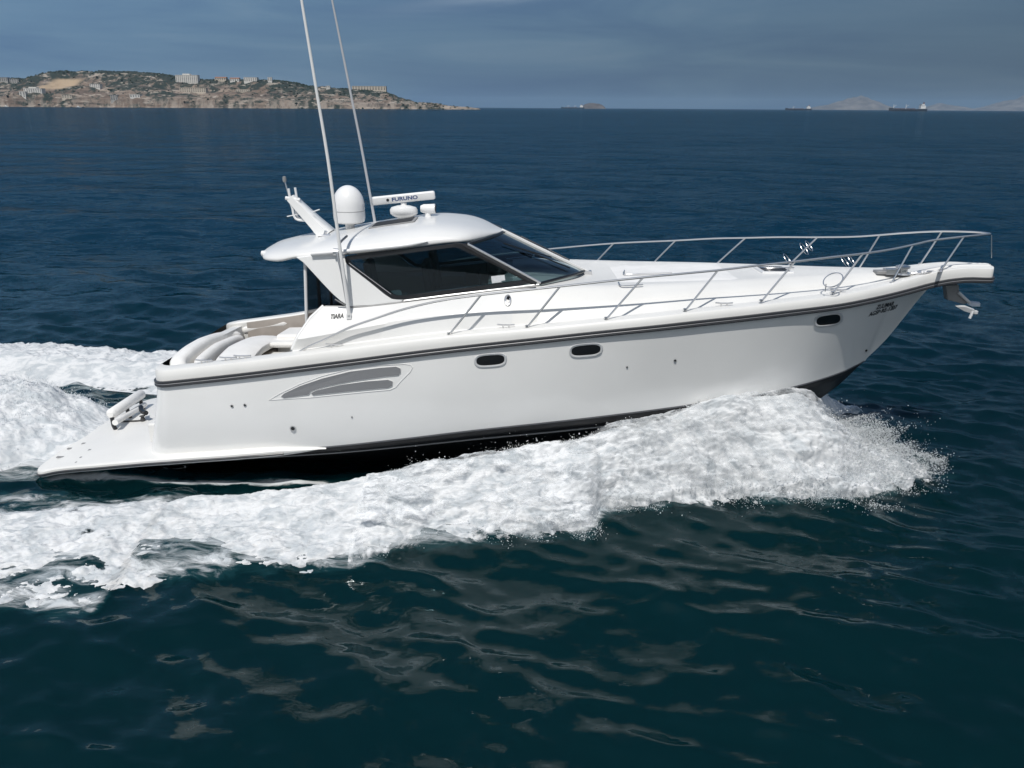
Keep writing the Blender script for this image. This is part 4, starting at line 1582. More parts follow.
# --- cockpit furniture
def bolster(pts, ry, rz_, name, mt, parent=Y, seg=14):
    p = smooth_path(pts, 6)
    rows = []
    n = len(p)
    for i in range(n):
        t = p[min(i + 1, n - 1)] - p[max(i - 1, 0)]
        t = t / np.linalg.norm(t)
        a = np.cross(t, ZUP); a /= np.linalg.norm(a)
        s = min(1.0, math.sqrt(max(0.02, 1 - (1 - min(i, n - 1 - i) / 3) ** 2))) if min(i, n - 1 - i) < 3 else 1.0
        rows.append([p[i] + a * (ry * s * math.copysign(abs(cos(u)) ** .6, cos(u))) + ZUP * (rz_ * s * math.copysign(abs(sin(u)) ** .6, sin(u))) for u in np.linspace(0, 2 * pi, seg + 1)[:-1]])
    m = MB().grid(rows, close_v=True)
    k_ = len(m.v) - seg
    m.f.append(tuple(range(seg)))
    m.f.append(tuple(range(k_, k_ + seg)))
    return m.build(name, mt, parent)
zg = ZR(-5.9) + .10
lo_ = lambda q, d: PY(*q) - np.array([0, 0, d])
sofa = bolster([lo_(q, .15) for q in ((180, 366, -1.62), (178, 357, -1.35), (189, 346.5, -.8), (203, 338, -.05), (216, 333.5, .65), (227, 331.5, 1.25), (240, 330.5, 1.6))], .15, .15, 'aft_sofa', VINYL)
bolster([lo_(q, .20) for q in ((206, 364, -1.5), (199, 359, -1.2), (209, 349, -.5), (222, 341, .3), (234, 336, 1.1), (242, 334.5, 1.5))], .11, .20, 'sofa_back', VINYL, sofa)
zs = ZR(-5.5) - .12
bolster([(-5.25, -1.5, zs), (-5.35, 0, zs), (-5.25, 1.45, zs)], .36, .11, 'sofa_seat', VINYL, sofa)
MB().box((-5.75, -1.6, FLO), (-5.0, 1.5, zs - .09)).build('sofa_base', TAUPE, sofa, smooth=False, bevel=.03)
# cockpit lining along the far side and its padded coaming
zq = lambda x: ZR(x) + .235
lin = MB().grid([[(x, Bh(x) - .40, FLO + .05), (x, Bh(x) - .40, zq(x) - .04)] for x in np.linspace(-5.9, XC, 10)])
lin.build('side_lining', TAUPE, Y)
bolster([PY(a, b, y) - [0, 0, .09] for a, b, y in ((240, 326.8, 1.92), (255, 324.0, 1.95), (275, 320.6, 1.98), (294, 317.5, 2.0))], .12, .09, 'coaming_pad', VINYL)
m = MB().grid([[(X0 + .03 + dx_, y, ZR(X0 + .1) + .12 + dz_) for y in np.linspace(-1.9, 1.9, 9)] for dx_, dz_ in ((0, -.16), (.02, -.04), (.08, .03), (.16, .035), (.26, .03), (.30, -.2))])
m.build('aft_coaming', DECKW, Y)
# port bench, cabinet and helm bulkhead panel
m = MB().box((-4.95, .75, FLO), (-4.35, 1.70, zq(-4.6) - .30))
m.box((-5.0, .4, zq(-4.6) - .52), (-4.2, 1.68, zq(-4.6) - .40))
m.build('cockpit_bench', VINYL, Y, smooth=False, bevel=.05)
m = MB().box((-4.25, .9, FLO), (-3.98, 1.8, zq(-4.1) - .02))
cab_ = m.build('cockpit_cabinet', DECKW, Y, smooth=False, bevel=.025)
MB().box((-4.256, 1.1, zq(-4.1) - .42), (-4.25 - .005 + .002, 1.14, zq(-4.1) - .1)).build('cabinet_handle', DARK, cab_, smooth=False)
bk = P(300, 340, .9)
m = MB().box((-3.90, -1.55, FLO), (-3.84, 1.95, zq(-3.9) + .05))
m.lathe([(0, .0), (.24, .0), (.26, -.02), (.2, -.03), (.0, -.02)], (-3.905, .95, zq(-3.9) - .33), 22, 'X')
bh_ = m.build('cockpit_bulkhead', GREYP, Y, smooth=False)
bolster([(-3.87, .95, zq(-3.9) + .06), (-3.87, 1.5, zq(-3.9) + .08), (-3.87, 1.95, zq(-3.9) + .06)], .10, .08, 'bulkhead_top', GREYP, bh_)
for dy in (0, .22):
    MB().lathe([(0, -.06), (.07, -.06), (.08, 0)], (-4.12 + .06, 1.35 + dy, zq(-4) + .06), 14, 'X').build('gauge_dial', DARK, bh_)
m = MB().box((-5.0, -.35, zg - .36), (-4.35, .55, zg - .31))
m.tube([(-4.68, .1, FLO), (-4.68, .1, zg - .35)], .06, 10)
m.build('cockpit_table', DECKW, Y, smooth=False, bevel=.015)

# ------------------------------------------------------------------ sea
def ticks(dense_lo, dense_hi, step, lo, hi, gl, gh):
    c = list(np.arange(dense_lo, dense_hi, step))
    s, v = step, c[-1]
    while v < hi:
        s *= gh
        v += s
        c.append(v)
    s, v = step, c[0]
    pre = []
    while v > lo:
        s *= gl
        v -= s
        pre.append(v)
    return np.array(pre[::-1] + c)


gx = ticks(-12.5, 12.5, .06, -19000, 19000, 1.035, 1.035)
gy = ticks(-12.0, 5.0, .06, -1500, 19000, 1.15, 1.022)
SX, SY = np.meshgrid(gx, gy, indexing='ij')
cell = np.maximum(np.gradient(gx)[:, None] * .6, np.gradient(gy)[None, :])
SZ = np.zeros_like(SX)
DX, DY = np.zeros_like(SX), np.zeros_like(SX)
wr_ = np.random.default_rng(23)
for i in range(96):
    Lw = 0.26 * (20 / 0.26) ** (i / 95)
    th = wr_.normal(1.3, .52)            # travel direction
    kx, ky = cos(th) * 2 * pi / Lw, sin(th) * 2 * pi / Lw
    amp = .0050 * Lw ** .74 * (1.3 - .8 * float(sstep(1.2, 5, Lw))) * float(sstep(.16, .48, Lw)) * (0.6 + .8 * wr_.random())
    ph = wr_.random() * 2 * pi
    wgt = sstep(2.2, 5.0, Lw / cell)
    msk = wgt > 0
    arg = kx * SX[msk] + ky * SY[msk] + ph
    s_ = np.sin(arg)
    c_ = np.cos(arg) * wgt[msk] * amp * .9
    SZ[msk] += wgt[msk] * amp * s_
    DX[msk] += c_ * cos(th)
    DY[msk] += c_ * sin(th)

# wake: foam mask on the water, both sides of the track
OUT = [(925, 478), (890, 489), (860, 498), (830, 504), (780, 503), (720, 500), (660, 508), (610, 516), (582, 538), (540, 536), (500, 541), (430, 549), (340, 567), (260, 571), (200, 582), (120, 590), (90, 612), (0, 612)]
_o = np.array([PZ(a, b, 0.0) for a, b in OUT])
o_ = np.argsort(_o[:, 0])
OY = Spl(list([-60., -30., -15.]) + list(_o[o_, 0]), [11.0, 8.6, 7.1] + list(-_o[o_, 1]))
IY = Spl([-60., -30, -15, -11, -8.8, -6.6, -4.0, -2.0, 0, 3, 6, 8], [6.2, 5.6, 4.4, 3.7, 3.2, 2.75, 2.45, 2.3, 2.2, 1.8, 1.0, .8])
aY = np.abs(SY)
sidef = np.where(SY > 0, 1.0, 1.0)
oy = OY(SX) + .35 * fbm(SX * .9, SY * .0 + np.sign(SY) * 3, 40, 4)
iy = IY(SX)
mid = .5 * (oy + iy)
foam = sstep(oy + .35, oy - .25, aY) * sstep(iy - .55, iy + .25, aY) * sstep(9.0, 7.0, SX)
foam = foam * (1 - .35 * sstep(-10, -40, SX))
wash = sstep(1.9, 1.1, aY - .02 * np.abs(SX + 8)) * sstep(-7.9, -8.6, SX)
slick = sstep(2.6, 1.6, aY) * sstep(-8, -9, SX) * .55
run = .95 * np.exp(-((aY - 1.93 - .05 * gnoise(SX * 2.2, SX * 0, 71)) / .11) ** 2) * sstep(-9.5, -8.0, SX) * sstep(.6, -.8, SX)
run = np.maximum(run, .50 * np.exp(-((aY - 2.75) / .22) ** 2) * sstep(-16, -8.0, SX) * sstep(-2, -5, SX))
foam = np.clip(np.maximum(np.maximum(np.maximum(foam * (.66 + .22 * sstep(-2, 3, SX)), wash), slick), run), 0, 1)
# lift outside the bow wave, trough beside and behind the hull
SZ += .16 * np.exp(-((aY - oy + .9) / .9) ** 2) * sstep(7.5, 4, SX) * np.exp(-np.clip(-SX - 6, 0, 99) / 20)
SZ -= .10 * np.exp(-((aY - iy + .5) / .8) ** 2) * sstep(2, -3, SX) * np.exp(-np.clip(-SX - 8, 0, 99) / 10)
inside = (aY < 1.45) & (SX > -8.4) & (SX < 6.2)
SZ[inside] -= .35
sea = grid_mesh('sea', SX + DX, SY + DY, SZ, SEA, {'foam': foam, 'rough_sea': sstep(.06, .55, cell)})
tag(sea, kind='structure')


# ------------------------------------------------------------------ bow spray and wake foam
_hx = [-26, -16, -9, -6, -4, -2, -1.0, .9, 2.4, 4.07, 5.0, 5.9, 6.5, 7.2, 7.9]
HOT = Spl(_hx, [.30, .36, .40, .42, .46, .70, .86, 1.12, 1.36, 1.68, 1.72, 1.22, .88, .55, .15])
HIN = Spl(_hx, [-.1, -.08, -.06, -.04, .04, .38, .56, .88, 1.18, 1.52, 1.40, .78, .40, .2, .0])


def wake_sheet(name, side, seed, x_lo, x_hi, nx_, nv, shell=0.0):
    xs = np.linspace(x_lo, x_hi, nx_)
    V = np.linspace(0, 1, nv)
    X, VV = np.meshgrid(xs, V, indexing='ij')
    yi = IY(X) - .15
    for_in = np.array([hull_low(min(max(x, X0 + .4), XCE))[0] if x > -1.8 else 9 for x in xs])[:, None]
    yi = np.minimum(yi, for_in + .02)
    yi = np.where(X > 6.2, np.maximum(yi, .15 + (X - 6.2) * .55), yi)
    yo = OY(X) + .36 * fbm(X * 1.0, X * 0 + seed, seed + 60, 5, .6) + .16 * fbm(X * 4.0, X * 0 + seed + 5, seed + 64, 4, .6) + .10 + .30 * sstep(-1, -6, X)
    yo = yo + .30 * gnoise(X * 2.1, X * 0 + 3, seed + 81) * sstep(3, 6, X)
    yo = np.maximum(yo, yi + .10)
    zin, zt = HIN(X), HOT(X)
    # profile: rises a little out of the hull, rolls over and falls to the water
    pk = .30
    up_ = sstep(0, pk, VV)
    dn = 1 - np.clip((VV - pk) / (1 - pk), 0, 1) ** 1.25
    base = np.where(VV < pk, zin + (zt - zin) * up_, zt * dn)
    base = base - .20 * sstep(.82, 1.0, VV) - .05
    Yc = yi + (yo - yi) * VV
    sx_, sy_ = X + .45 * Yc, Yc - .85 * base
    big_ = fbm(sx_ * .75, sy_ * 1.2, seed, 5, .55)
    bil = fbm(sx_ * 1.9, sy_ * 2.6, seed + 20, 5, .62, True)
    env = sstep(0, .15, VV) * (.45 + .55 * sstep(0, .45, VV))
    grow = .42 + .58 * sstep(-5, 3, X)
    D = (.58 * big_ * grow + .15 * bil * (1.3 - .5 * grow) + .10 * fbm(sx_ * 1.6, sy_ * 5.0, seed + 70, 5, .62) * (1.2 - grow)) * env
    D = D + shell * env * (.6 + .8 * fbm(sx_ * .8, sy_ * .8, seed + 91, 3))
    zz_ = base + D * .9
    yy_ = Yc + D * .5
    xx_ = X + D * .25 + .25 * sstep(3, 6, X) * (zz_ * .35)
    ed = sstep(0, .10, VV) * .35 + .65
    rim = 1 - .55 * sstep(.86, 1.0, VV) - .4 * sstep(.2, .0, VV) * sstep(2.0, 5.0, X)
    hole = fbm(sx_ * .9 + 9, (sy_ + zz_) * 1.6, seed + 33, 3)
    lac = fbm(sx_ * 1.6, sy_ * 2.4, seed + 52, 5, .62)
    dn_ = 1.15 * rim - .60 * sstep(.70, 1.0, VV) * sstep(-.05, .35, lac) - .42 * sstep(.15, .45, hole) * sstep(1.0, 4.0, X) - .85 * sstep(6.0, 7.9, X) * sstep(.75, .05, VV) - .35 * sstep(7.0, 7.9, X)
    dn_ = dn_ - .55 * sstep(3, -6, X) * sstep(.0, .35, fbm(sx_ * .55, sy_ * 2.2, seed + 44, 5, .6)) - .45 * sstep(.12, 0.0, VV) * sstep(2, -2, X)
    dn_ = dn_ - (.42 + .5 * sstep(.0, .30, fbm(sx_ * .5, sy_ * .9, seed + 95, 4))) * (shell > 0)
    o = grid_mesh(name, xx_, yy_ * side, zz_, MIST if shell > 0 else FOAM, {'dens': np.clip(dn_, 0, 1.4), 'soft': sstep(.5, 4.5, X)})
    return o, (xx_, yy_ * side, zz_, VV)


s1, A = wake_sheet('bow_wave_foam', -1, 3, -13.5, 7.9, 860, 190)
tag(s1, 'broad white band of bow wave foam rolling along the near side of the yacht', 'wake foam', kind='stuff')
s2, A2 = wake_sheet('bow_wave_foam', 1, 90, -26, 7.9, 700, 110)
tag(s2, 'white band of wake foam streaming behind the yacht on its far side', 'wake foam', kind='stuff')

s3, A3 = wake_sheet('bow_spray', -1, 33, -2.5, 8.1, 520, 170, .20)
tag(s3, 'torn outer layer of spray streaming over the near bow wave', 'spray', kind='stuff')

# second, thinner veil of spray thrown out ahead of the bow wave
def spray_veil(name, side, seed):
    us = np.linspace(0, 1, 260)
    V = np.linspace(0, 1, 90)
    U, VV = np.meshgrid(us, V, indexing='ij')
    x0 = 3.6 + 3.6 * U
    yb = np.array([hull_low(min(x, XCE))[0] for x in x0[:, 0]])[:, None]
    yb = np.maximum(yb, .05)
    top = Spl([0, .2, .5, .75, 1], [1.35, 1.45, 1.25, 1.00, .85])(U)
    reach = Spl([0, .3, .6, 1], [.9, 1.25, 1.55, 1.6])(U)
    # ballistic sheet: out and up from under the chine, then down
    z = .62 + (top - .45) * 2.1 * VV - (top + 1.25) * 1.25 * VV ** 2
    y = yb - .05 + reach * VV
    x = x0 + .75 * VV * (.4 + .6 * U)
    n = fbm(x * 1.4, (y + z) * 1.4, seed, 5, .6)
    b = fbm(x * 3.2, (y + z) * 3.2, seed + 7, 4, .6, True)
    D = (.30 * n + .14 * b) * sstep(0, .3, VV)
    dens_ = .56 - .30 * sstep(.35, 1.0, VV) - .3 * sstep(.12, 0, U) - .25 * sstep(.85, 1, U) + .15 * n - .80 * sstep(.55, .05, VV)
    o = grid_mesh(name, x + D * .3, (y + D * .6) * side, z + D, MIST, {'dens': dens_, 'soft': dens_ * 0 + 1})
    return o, (x, y * side, z, VV)
v1_, VA = spray_veil('bow_spray', -1, 140)
tag(v1_, 'thin veil of white spray thrown up at the near side of the bow', 'spray', kind='stuff')

# propeller wash heaped up astern
xs = np.linspace(-18, -8.35, 420)
V = np.linspace(-1, 1, 200)
X, VV = np.meshgrid(xs, V, indexing='ij')
wd = Spl([-18, -12, -10, -8.3], [3.4, 2.6, 2.1, 1.5])(X)
hh = Spl([-18, -13, -10.6, -9.3, -8.3], [.75, 1.15, 1.05, .62, .08])(X)
Yw = .15 + VV * wd
sh = np.clip(1 - np.abs(VV) ** 2.4, 0, 1)
b1_ = fbm(X * .9, Yw * .9, 200, 5, .55)
b2_ = fbm(X * 1.9, Yw * 1.9, 210, 5, .6, True)
Zw = -.22 + (hh + .2) * sh + (.75 * b1_ + .09 * b2_) * sh ** .4 * (.35 + .65 * sstep(-8.4, -10, X))
dw = np.clip(1.45 - .9 * sstep(.75, 1, np.abs(VV)) - .75 * sstep(-8.9, -8.35, X), 0, 1.3)
pw = grid_mesh('propeller_wash', X, Yw, Zw, MIST, {'dens': dw})
tag(pw, 'heap of boiling white propeller wash behind the swim platform', 'wake foam', kind='stuff')


# flying droplets: very many and tiny, gathered in strands, so that they read as torn mist
def drops(name, pts, sizes, label):
    n = len(pts)
    base = np.array([(1, 1, 1), (1, -1, -1), (-1, 1, -1), (-1, -1, 1)], float) * .8
    tri = np.array([(0, 1, 2), (0, 3, 1), (0, 2, 3), (1, 3, 2)])
    st2 = rng.uniform(.6, 1.6, (n, 1, 3))
    co = (pts[:, None, :] + base[None] * st2 * sizes[:, None, None]).reshape(-1, 3)
    fc = (tri[None] + (np.arange(n) * 4)[:, None, None]).reshape(-1, 3)
    me = bpy.data.meshes.new(name)
    me.vertices.add(len(co))
    me.vertices.foreach_set('co', co.astype(np.float32).ravel())
    me.loops.add(fc.size)
    me.loops.foreach_set('vertex_index', fc.ravel().astype(np.int32))
    me.polygons.add(len(fc))
    me.polygons.foreach_set('loop_start', (np.arange(len(fc)) * 3).astype(np.int32))
    me.update(calc_edges=True)
    me.materials.append(DROP)
    o = link(bpy.data.objects.new(name, me))
    return tag(o, label, 'spray', kind='stuff')


def sheet_samples(A_, n, wfun):
    X_, Y_, Z_, V_ = A_
    wv = np.maximum(wfun(X_, V_, Z_), 0).ravel()
    idx = rng.choice(X_.size, n, p=wv / wv.sum())
    p = np.stack([X_.ravel()[idx], Y_.ravel()[idx], Z_.ravel()[idx]], 1)
    return p + rng.normal(0, .012, p.shape), rng.exponential(1.0, n), V_.ravel()[idx]


def strands(p, seed, sc=2.2):
    """How strongly the spray gathers at a point: long fibres along the throw."""
    a = p[:, 0] * .8 + p[:, 2] * .6
    b = p[:, 1] * 1.0 + p[:, 2] * .5 - p[:, 0] * .35
    return np.clip(.5 + 1.6 * fbm(a * sc * .45, b * sc * 1.6, seed, 5, .6), 0, 2)


# along the toe of the bow wave and over its crest
p1, c1, q1 = sheet_samples(A3, 52000, lambda x, v, z: (sstep(.80, 1.0, v) * (.12 + sstep(-3, 5, x)) + .5 * sstep(5.5, 7.5, x) * sstep(.0, .25, v)))
g1 = strands(p1, 500)
kp = rng.random(len(p1)) < g1 * .8
p1, c1, g1, q1 = p1[kp], c1[kp], g1[kp], q1[kp]
fl = (.30 + .90 * sstep(0, 5, p1[:, 0])) * g1
p1[:, 1] -= .11 * c1 * fl * sstep(.2, .8, q1)
p1[:, 2] += .09 * c1 * fl * (1 - .4 * q1)
p1[:, 0] += .07 * c1 * fl
p1 = p1[p1[:, 2] > .0]
# the fan ahead of it
p2, c2, q2 = sheet_samples(VA, 42000, lambda x, v, z: (.05 + v ** 2) * sstep(4.6, 6.6, x) * sstep(.0, .3, z))
g2 = strands(p2, 520, 2.8)
kp = rng.random(len(p2)) < g2 * .8
p2, c2, g2 = p2[kp], c2[kp], g2[kp]
p2[:, 1] -= .13 * c2 * g2
p2[:, 2] += .10 * c2 * g2
p2[:, 0] += .12 * c2 * g2
p2 = p2[p2[:, 2] > .03]
# splashes licking up against the black bottom
p3, c3, q3 = sheet_samples(A, 26000, lambda x, v, z: sstep(.20, .04, v) * sstep(-2.6, -1.0, x) * sstep(6.2, 4.5, x))
g3 = strands(p3, 540, 3.5)
kp = rng.random(len(p3)) < g3 ** 2 * .8
p3, c3, g3 = p3[kp], c3[kp], g3[kp]
p3[:, 2] += .10 * c3 * g3 ** 2
p3[:, 1] -= .06
# crumbling crests of the stern heap
zz_, vv_ = Zw, np.abs(VV)
p4, c4, q4 = sheet_samples((X, Yw, Zw, vv_), 60000, lambda x, v, z: sstep(.3, .9, z) + .15)
g4 = strands(p4, 560, 2.0)
kp = rng.random(len(p4)) < g4 * .8
p4, c4, g4 = p4[kp], c4[kp], g4[kp]
p4[:, 2] += .10 * c4 * g4
p4[:, 0] += rng.normal(0, .05, len(p4))
al_ = np.concatenate([p1, p2, p3, p4])
drops('spray_droplets', al_, np.clip(rng.lognormal(-5.25, .38, len(al_)), .002, .013), 'fine white droplets flung off the bow wave and stern wash')

# ------------------------------------------------------------------ headland, islands
PROF = [(-420, 82), (-260, 76), (-120, 80), (0, 78), (20, 80.5), (32, 77), (45, 74), (57, 71.3), (80, 72), (140, 72.3), (165, 75), (180, 79), (250, 80), (275, 80.5), (291, 82.5), (303, 86), (326, 88), (349, 89.5), (390, 92), (397, 93.5), (425, 96), (447, 98.5), (468, 101.5), (476, 104)]
YS = 2450.0
pw_ = np.array([P(a, b, YS + 190) for a, b in PROF])
PH = Spl(pw_[:, 0], np.maximum(pw_[:, 2], 1))
xe = P(481, 107, YS + 40)[0]
hxg = np.linspace(-3400, xe, 900)
hv = np.linspace(0, 1, 150)
HX, HV = np.meshgrid(hxg, hv, indexing='ij')
wide = 60 + 560 * sstep(xe, xe - 700, HX)
shore = YS + 35 * fbm(HX * .006, HX * 0, 300, 5, .55) + 25 * sstep(xe - 250, xe, HX)
HY = shore + HV * wide
tophgt = PH(HX) * sstep(xe + 1, xe - 10, HX) + 1.5
dist = HV * wide
rel = fbm(HX * .006, HY * .008, 310, 6, .55)
gul = fbm(HX * .016, HY * .004, 320, 5, .55, True)
cl1 = .36 * sstep(2, 20 + 12 * rel, dist)
cl2 = .20 * sstep(40, 95, dist + 40 * rel)
cl3 = .44 * sstep(95, 185, dist + 50 * rel)
prf = (cl1 + cl2 + cl3)
back = 1 - .75 * sstep(.55, 1.0, HV)
HZ_ = -1.5 + tophgt * prf * back
HZ_ += (7 * rel + 9.0 * gul * (1 - sstep(170, 220, dist))) * sstep(2, 30, dist) * sstep(xe + 5, xe - 200, HX)
scrub = .36 + sstep(.30, .9, prf) * .22 + .30 * sstep(.90, 1.0, prf) + .55 * rel
HZ_ += 3.0 * fbm(HX * .05, HY * .03, 333, 4, .6) * sstep(4, 20, dist)
sp_a, sp_b = P(36, 90, YS + 100)[0], P(66, 90, YS + 100)[0]
sand = sstep(sp_a - 15, sp_a + 15, HX - 30 * (HZ_ / 60)) * sstep(sp_b + 20, sp_b - 10, HX - 60 * (HZ_ / 80 - .6)) * sstep(48, 54, HZ_) * sstep(84, 78, HZ_)
land = grid_mesh('headland', HX, HY, HZ_, ROCK, {'scrub': scrub, 'sand': sand})
tag(land, kind='structure')
land_tree = None


def land_hit(px_, py_):
    """First point of the headland seen at a pixel."""
    d = fw * F + rt * (px_ - 512) + up * (384 - py_)
    ys = np.linspace(YS - 20, YS + 420, 900)
    pts = CAM + d[None] * ((ys - CY) / d[1])[:, None]
    ix = np.clip(np.searchsorted(hxg, pts[:, 0]), 1, len(hxg) - 1)
    for i_ in range(len(ys)):
        c = ix[i_]
        if pts[i_, 2] <= np.interp(ys[i_], HY[c], HZ_[c]):
            return pts[i_]
    return pts[450]


# scrub: low bushy clumps covering the slopes, one mass
nb = 5200
bi = rng.choice(HX.size, nb, p=(lambda q: (q / q.sum()).ravel())(np.clip(scrub, 0, 1) ** 2.5 * sstep(xe, xe - 60, HX) * (1 - sand) * sstep(.62, .5, HV) + 1e-12))
bp_ = np.stack([HX.ravel()[bi], HY.ravel()[bi], HZ_.ravel()[bi]], 1) + rng.normal(0, 1.5, (nb, 3)) * [1, 1, 0]
V_, F_ = [], []
ico = bmesh.new()
bmesh.ops.create_icosphere(ico, subdivisions=1, radius=1)
iv = np.array([v.co[:] for v in ico.verts])
if_ = np.array([[v.index for v in f_.verts] for f_ in ico.faces])
ico.free()
sz = rng.uniform(1.2, 3.6, nb)
co = (bp_[:, None, :] + iv[None] * (sz[:, None, None] * np.array([1.25, 1.25, .75])) * rng.uniform(.65, 1.3, (nb, len(iv), 1))).reshape(-1, 3)
fc = (if_[None] + (np.arange(nb) * len(iv))[:, None, None]).reshape(-1, 3)
me = bpy.data.meshes.new('scrub')
me.from_pydata(co.tolist(), [], fc.tolist())
me.materials.append(SCRUB)
tag(link(bpy.data.objects.new('hillside_scrub', me)), 'dark green scrub scattered over the slopes and top of the headland', 'scrub', kind='stuff')

# buildings on the headland
BLD = [
    # px0, px1, py_top, py_base, wall, roof kind, label
    (176, 198, 75.2, 83.2, 0, 'flat', 'large white hotel block standing on top of the headland'),
    (180, 206, 88.0, 92.6, 1, 'flat', 'long low cream building on the slope below the white hotel'),
    (24, 42, 88.5, 92.5, 0, 'flat', 'white building at the foot of the sandy clearing on the headland'),
    (20, 26, 91.5, 97.5, 0, 'flat', 'narrow white house below the sandy clearing on the shore slope'),
    (0, 8, 77.5, 82.5, 2, 'flat', 'grey block at the left end of the headland ridge'),
    (10, 19, 79, 83.5, 2, 'flat', 'second grey block on the ridge beside the dip in the skyline'),
    (111, 118, 95, 101, 2, 'flat', 'grey concrete house alone by the waterline cliffs'),
    (90, 100, 84, 88, 0, 'flat', 'pale villa half way up the dark green slope'),
    (215, 226, 77.8, 81.5, 1, 'tile', 'tile roofed cream house on the ridge right of the hotel'),
    (230, 239, 78.6, 82, 0, 'tile', 'white house with tiled roof on the ridge, second right of the hotel'),
    (244, 257, 77.5, 82, 0, 'flat', 'flat roofed white house at the end of the ridge houses'),
    (268, 272, 77.5, 82.5, 0, 'flat', 'slim white tower house on the ridge near the whip antenna'),
    (352, 386, 86.3, 90.5, 1, 'flat', 'long beige fort like building along the low end of the ridge'),
    (326, 330, 86, 89.2, 0, 'flat', 'tiny white house on the ridge left of the beige fort like building'),
    (62, 72, 95, 98.5, 1, 'flat', 'small cream building low on the shore slope under the sandy clearing'),
    (130, 140, 94.5, 97.8, 0, 'flat', 'pale low house on the middle of the shore slope'),
    (236, 250, 89.5, 92.5, 1, 'flat', 'cream house on the rocky slope under the ridge houses'),
]
for (a, b, t, g, wi, rk, lb) in BLD:
    base = land_hit((a + b) / 2, g)
    yv = base[1]
    p0, p1_ = P(a, g, yv), P(b, g, yv)
    z1 = P((a + b) / 2, t, yv)[2]
    z0 = base[2] - 6
    dp = max(8.0, min(20.0, (p1_[0] - p0[0]) * .6))
    o = thing('hillside_building', lb, 'building', ((p0[0] + p1_[0]) / 2, yv + dp / 2, base[2]), 'buildings on the headland')
    MB().box((p0[0], yv, z0), (p1_[0], yv + dp, z1)).build('wall', WALLS[wi], o, smooth=False)
    if rk == 'flat':
        m = MB().box((p0[0] - .4, yv - .4, z1), (p1_[0] + .4, yv + dp + .4, z1 + .7))
        if p1_[0] - p0[0] > 50 and wi == 0:
            mx_ = (p0[0] + p1_[0]) / 2
            m.box((mx_ - 12, yv + 2, z1 + .7), (mx_ + 10, yv + dp - 2, z1 + 4.5))
        m.build('roof', ROOFG if wi == 2 else WALLS[wi], o, smooth=False)
    else:
        m = MB().prism([(p0[0] - .7, yv - .7, z1), (p0[0] - .7, yv + dp + .7, z1), (p0[0] - .7, yv + dp / 2, z1 + 3)], (p1_[0] - p0[0] + 1.4, 0, 0))
        m.build('roof', ROOFT, o, smooth=False)
    nfl = max(1, int((z1 - base[2]) / 3.6))
    ncol = max(2, int((p1_[0] - p0[0]) / 6))
    ncol = min(ncol, 12)
    stp = (p1_[0] - p0[0]) / ncol
    for fl_ in range(min(nfl, 6)):
        for c in range(ncol):
            x = p0[0] + (c + .5) * stp
            zb = z1 - 3.0 - fl_ * 3.6
            MB().box((x - stp * .26, yv - .12, zb), (x + stp * .26, yv + .05, zb + 1.8)).build('window', WINDK, o, smooth=False)


# far islands
def island(name, pts, yd, depth, seed, mt):
    q = np.array([P(a, b, yd + depth * .5) for a, b in pts])
    ph = Spl(q[:, 0], np.maximum(q[:, 2], -5))
    xs = np.linspace(q[0, 0], q[-1, 0], 220)
    v = np.linspace(0, 1, 50)
    X_, V_ = np.meshgrid(xs, v, indexing='ij')
    Yv = yd + depth * V_
    s = np.sin(pi * V_) ** .8
    Z = -6 + (ph(X_) + 6) * s * (1 + .5 * fbm(X_ / 260, Yv / 260, seed, 6, .58) * sstep(0, .2, V_)) 
    return tag(grid_mesh(name, X_, Yv, Z, mt), kind='structure')
island('rocky_island', [(806, 109.5), (818, 107), (830, 104.5), (842, 101.5), (852, 99), (861, 96.5), (866, 98), (872, 101), (880, 104.5), (888, 107.5), (896, 110)], 15500, 1400, 400, FARROCK)
island('low_island', [(918, 110.5), (930, 106.5), (940, 103.8), (948, 104.6), (958, 106.5), (968, 108), (975, 110.5)], 17500, 1000, 420, FARROCK)
island('long_island', [(968, 110.8), (985, 108), (1000, 103.8), (1012, 100), (1024, 97.5), (1050, 94), (1090, 92), (1150, 97), (1230, 104), (1290, 112)], 16500, 1600, 440, FARROCK)
island('beige_islet', [(580, 109), (585, 104.2), (592, 102.9), (598, 103.4), (602, 105), (606, 109)], 7800, 260, 460, ISLET)


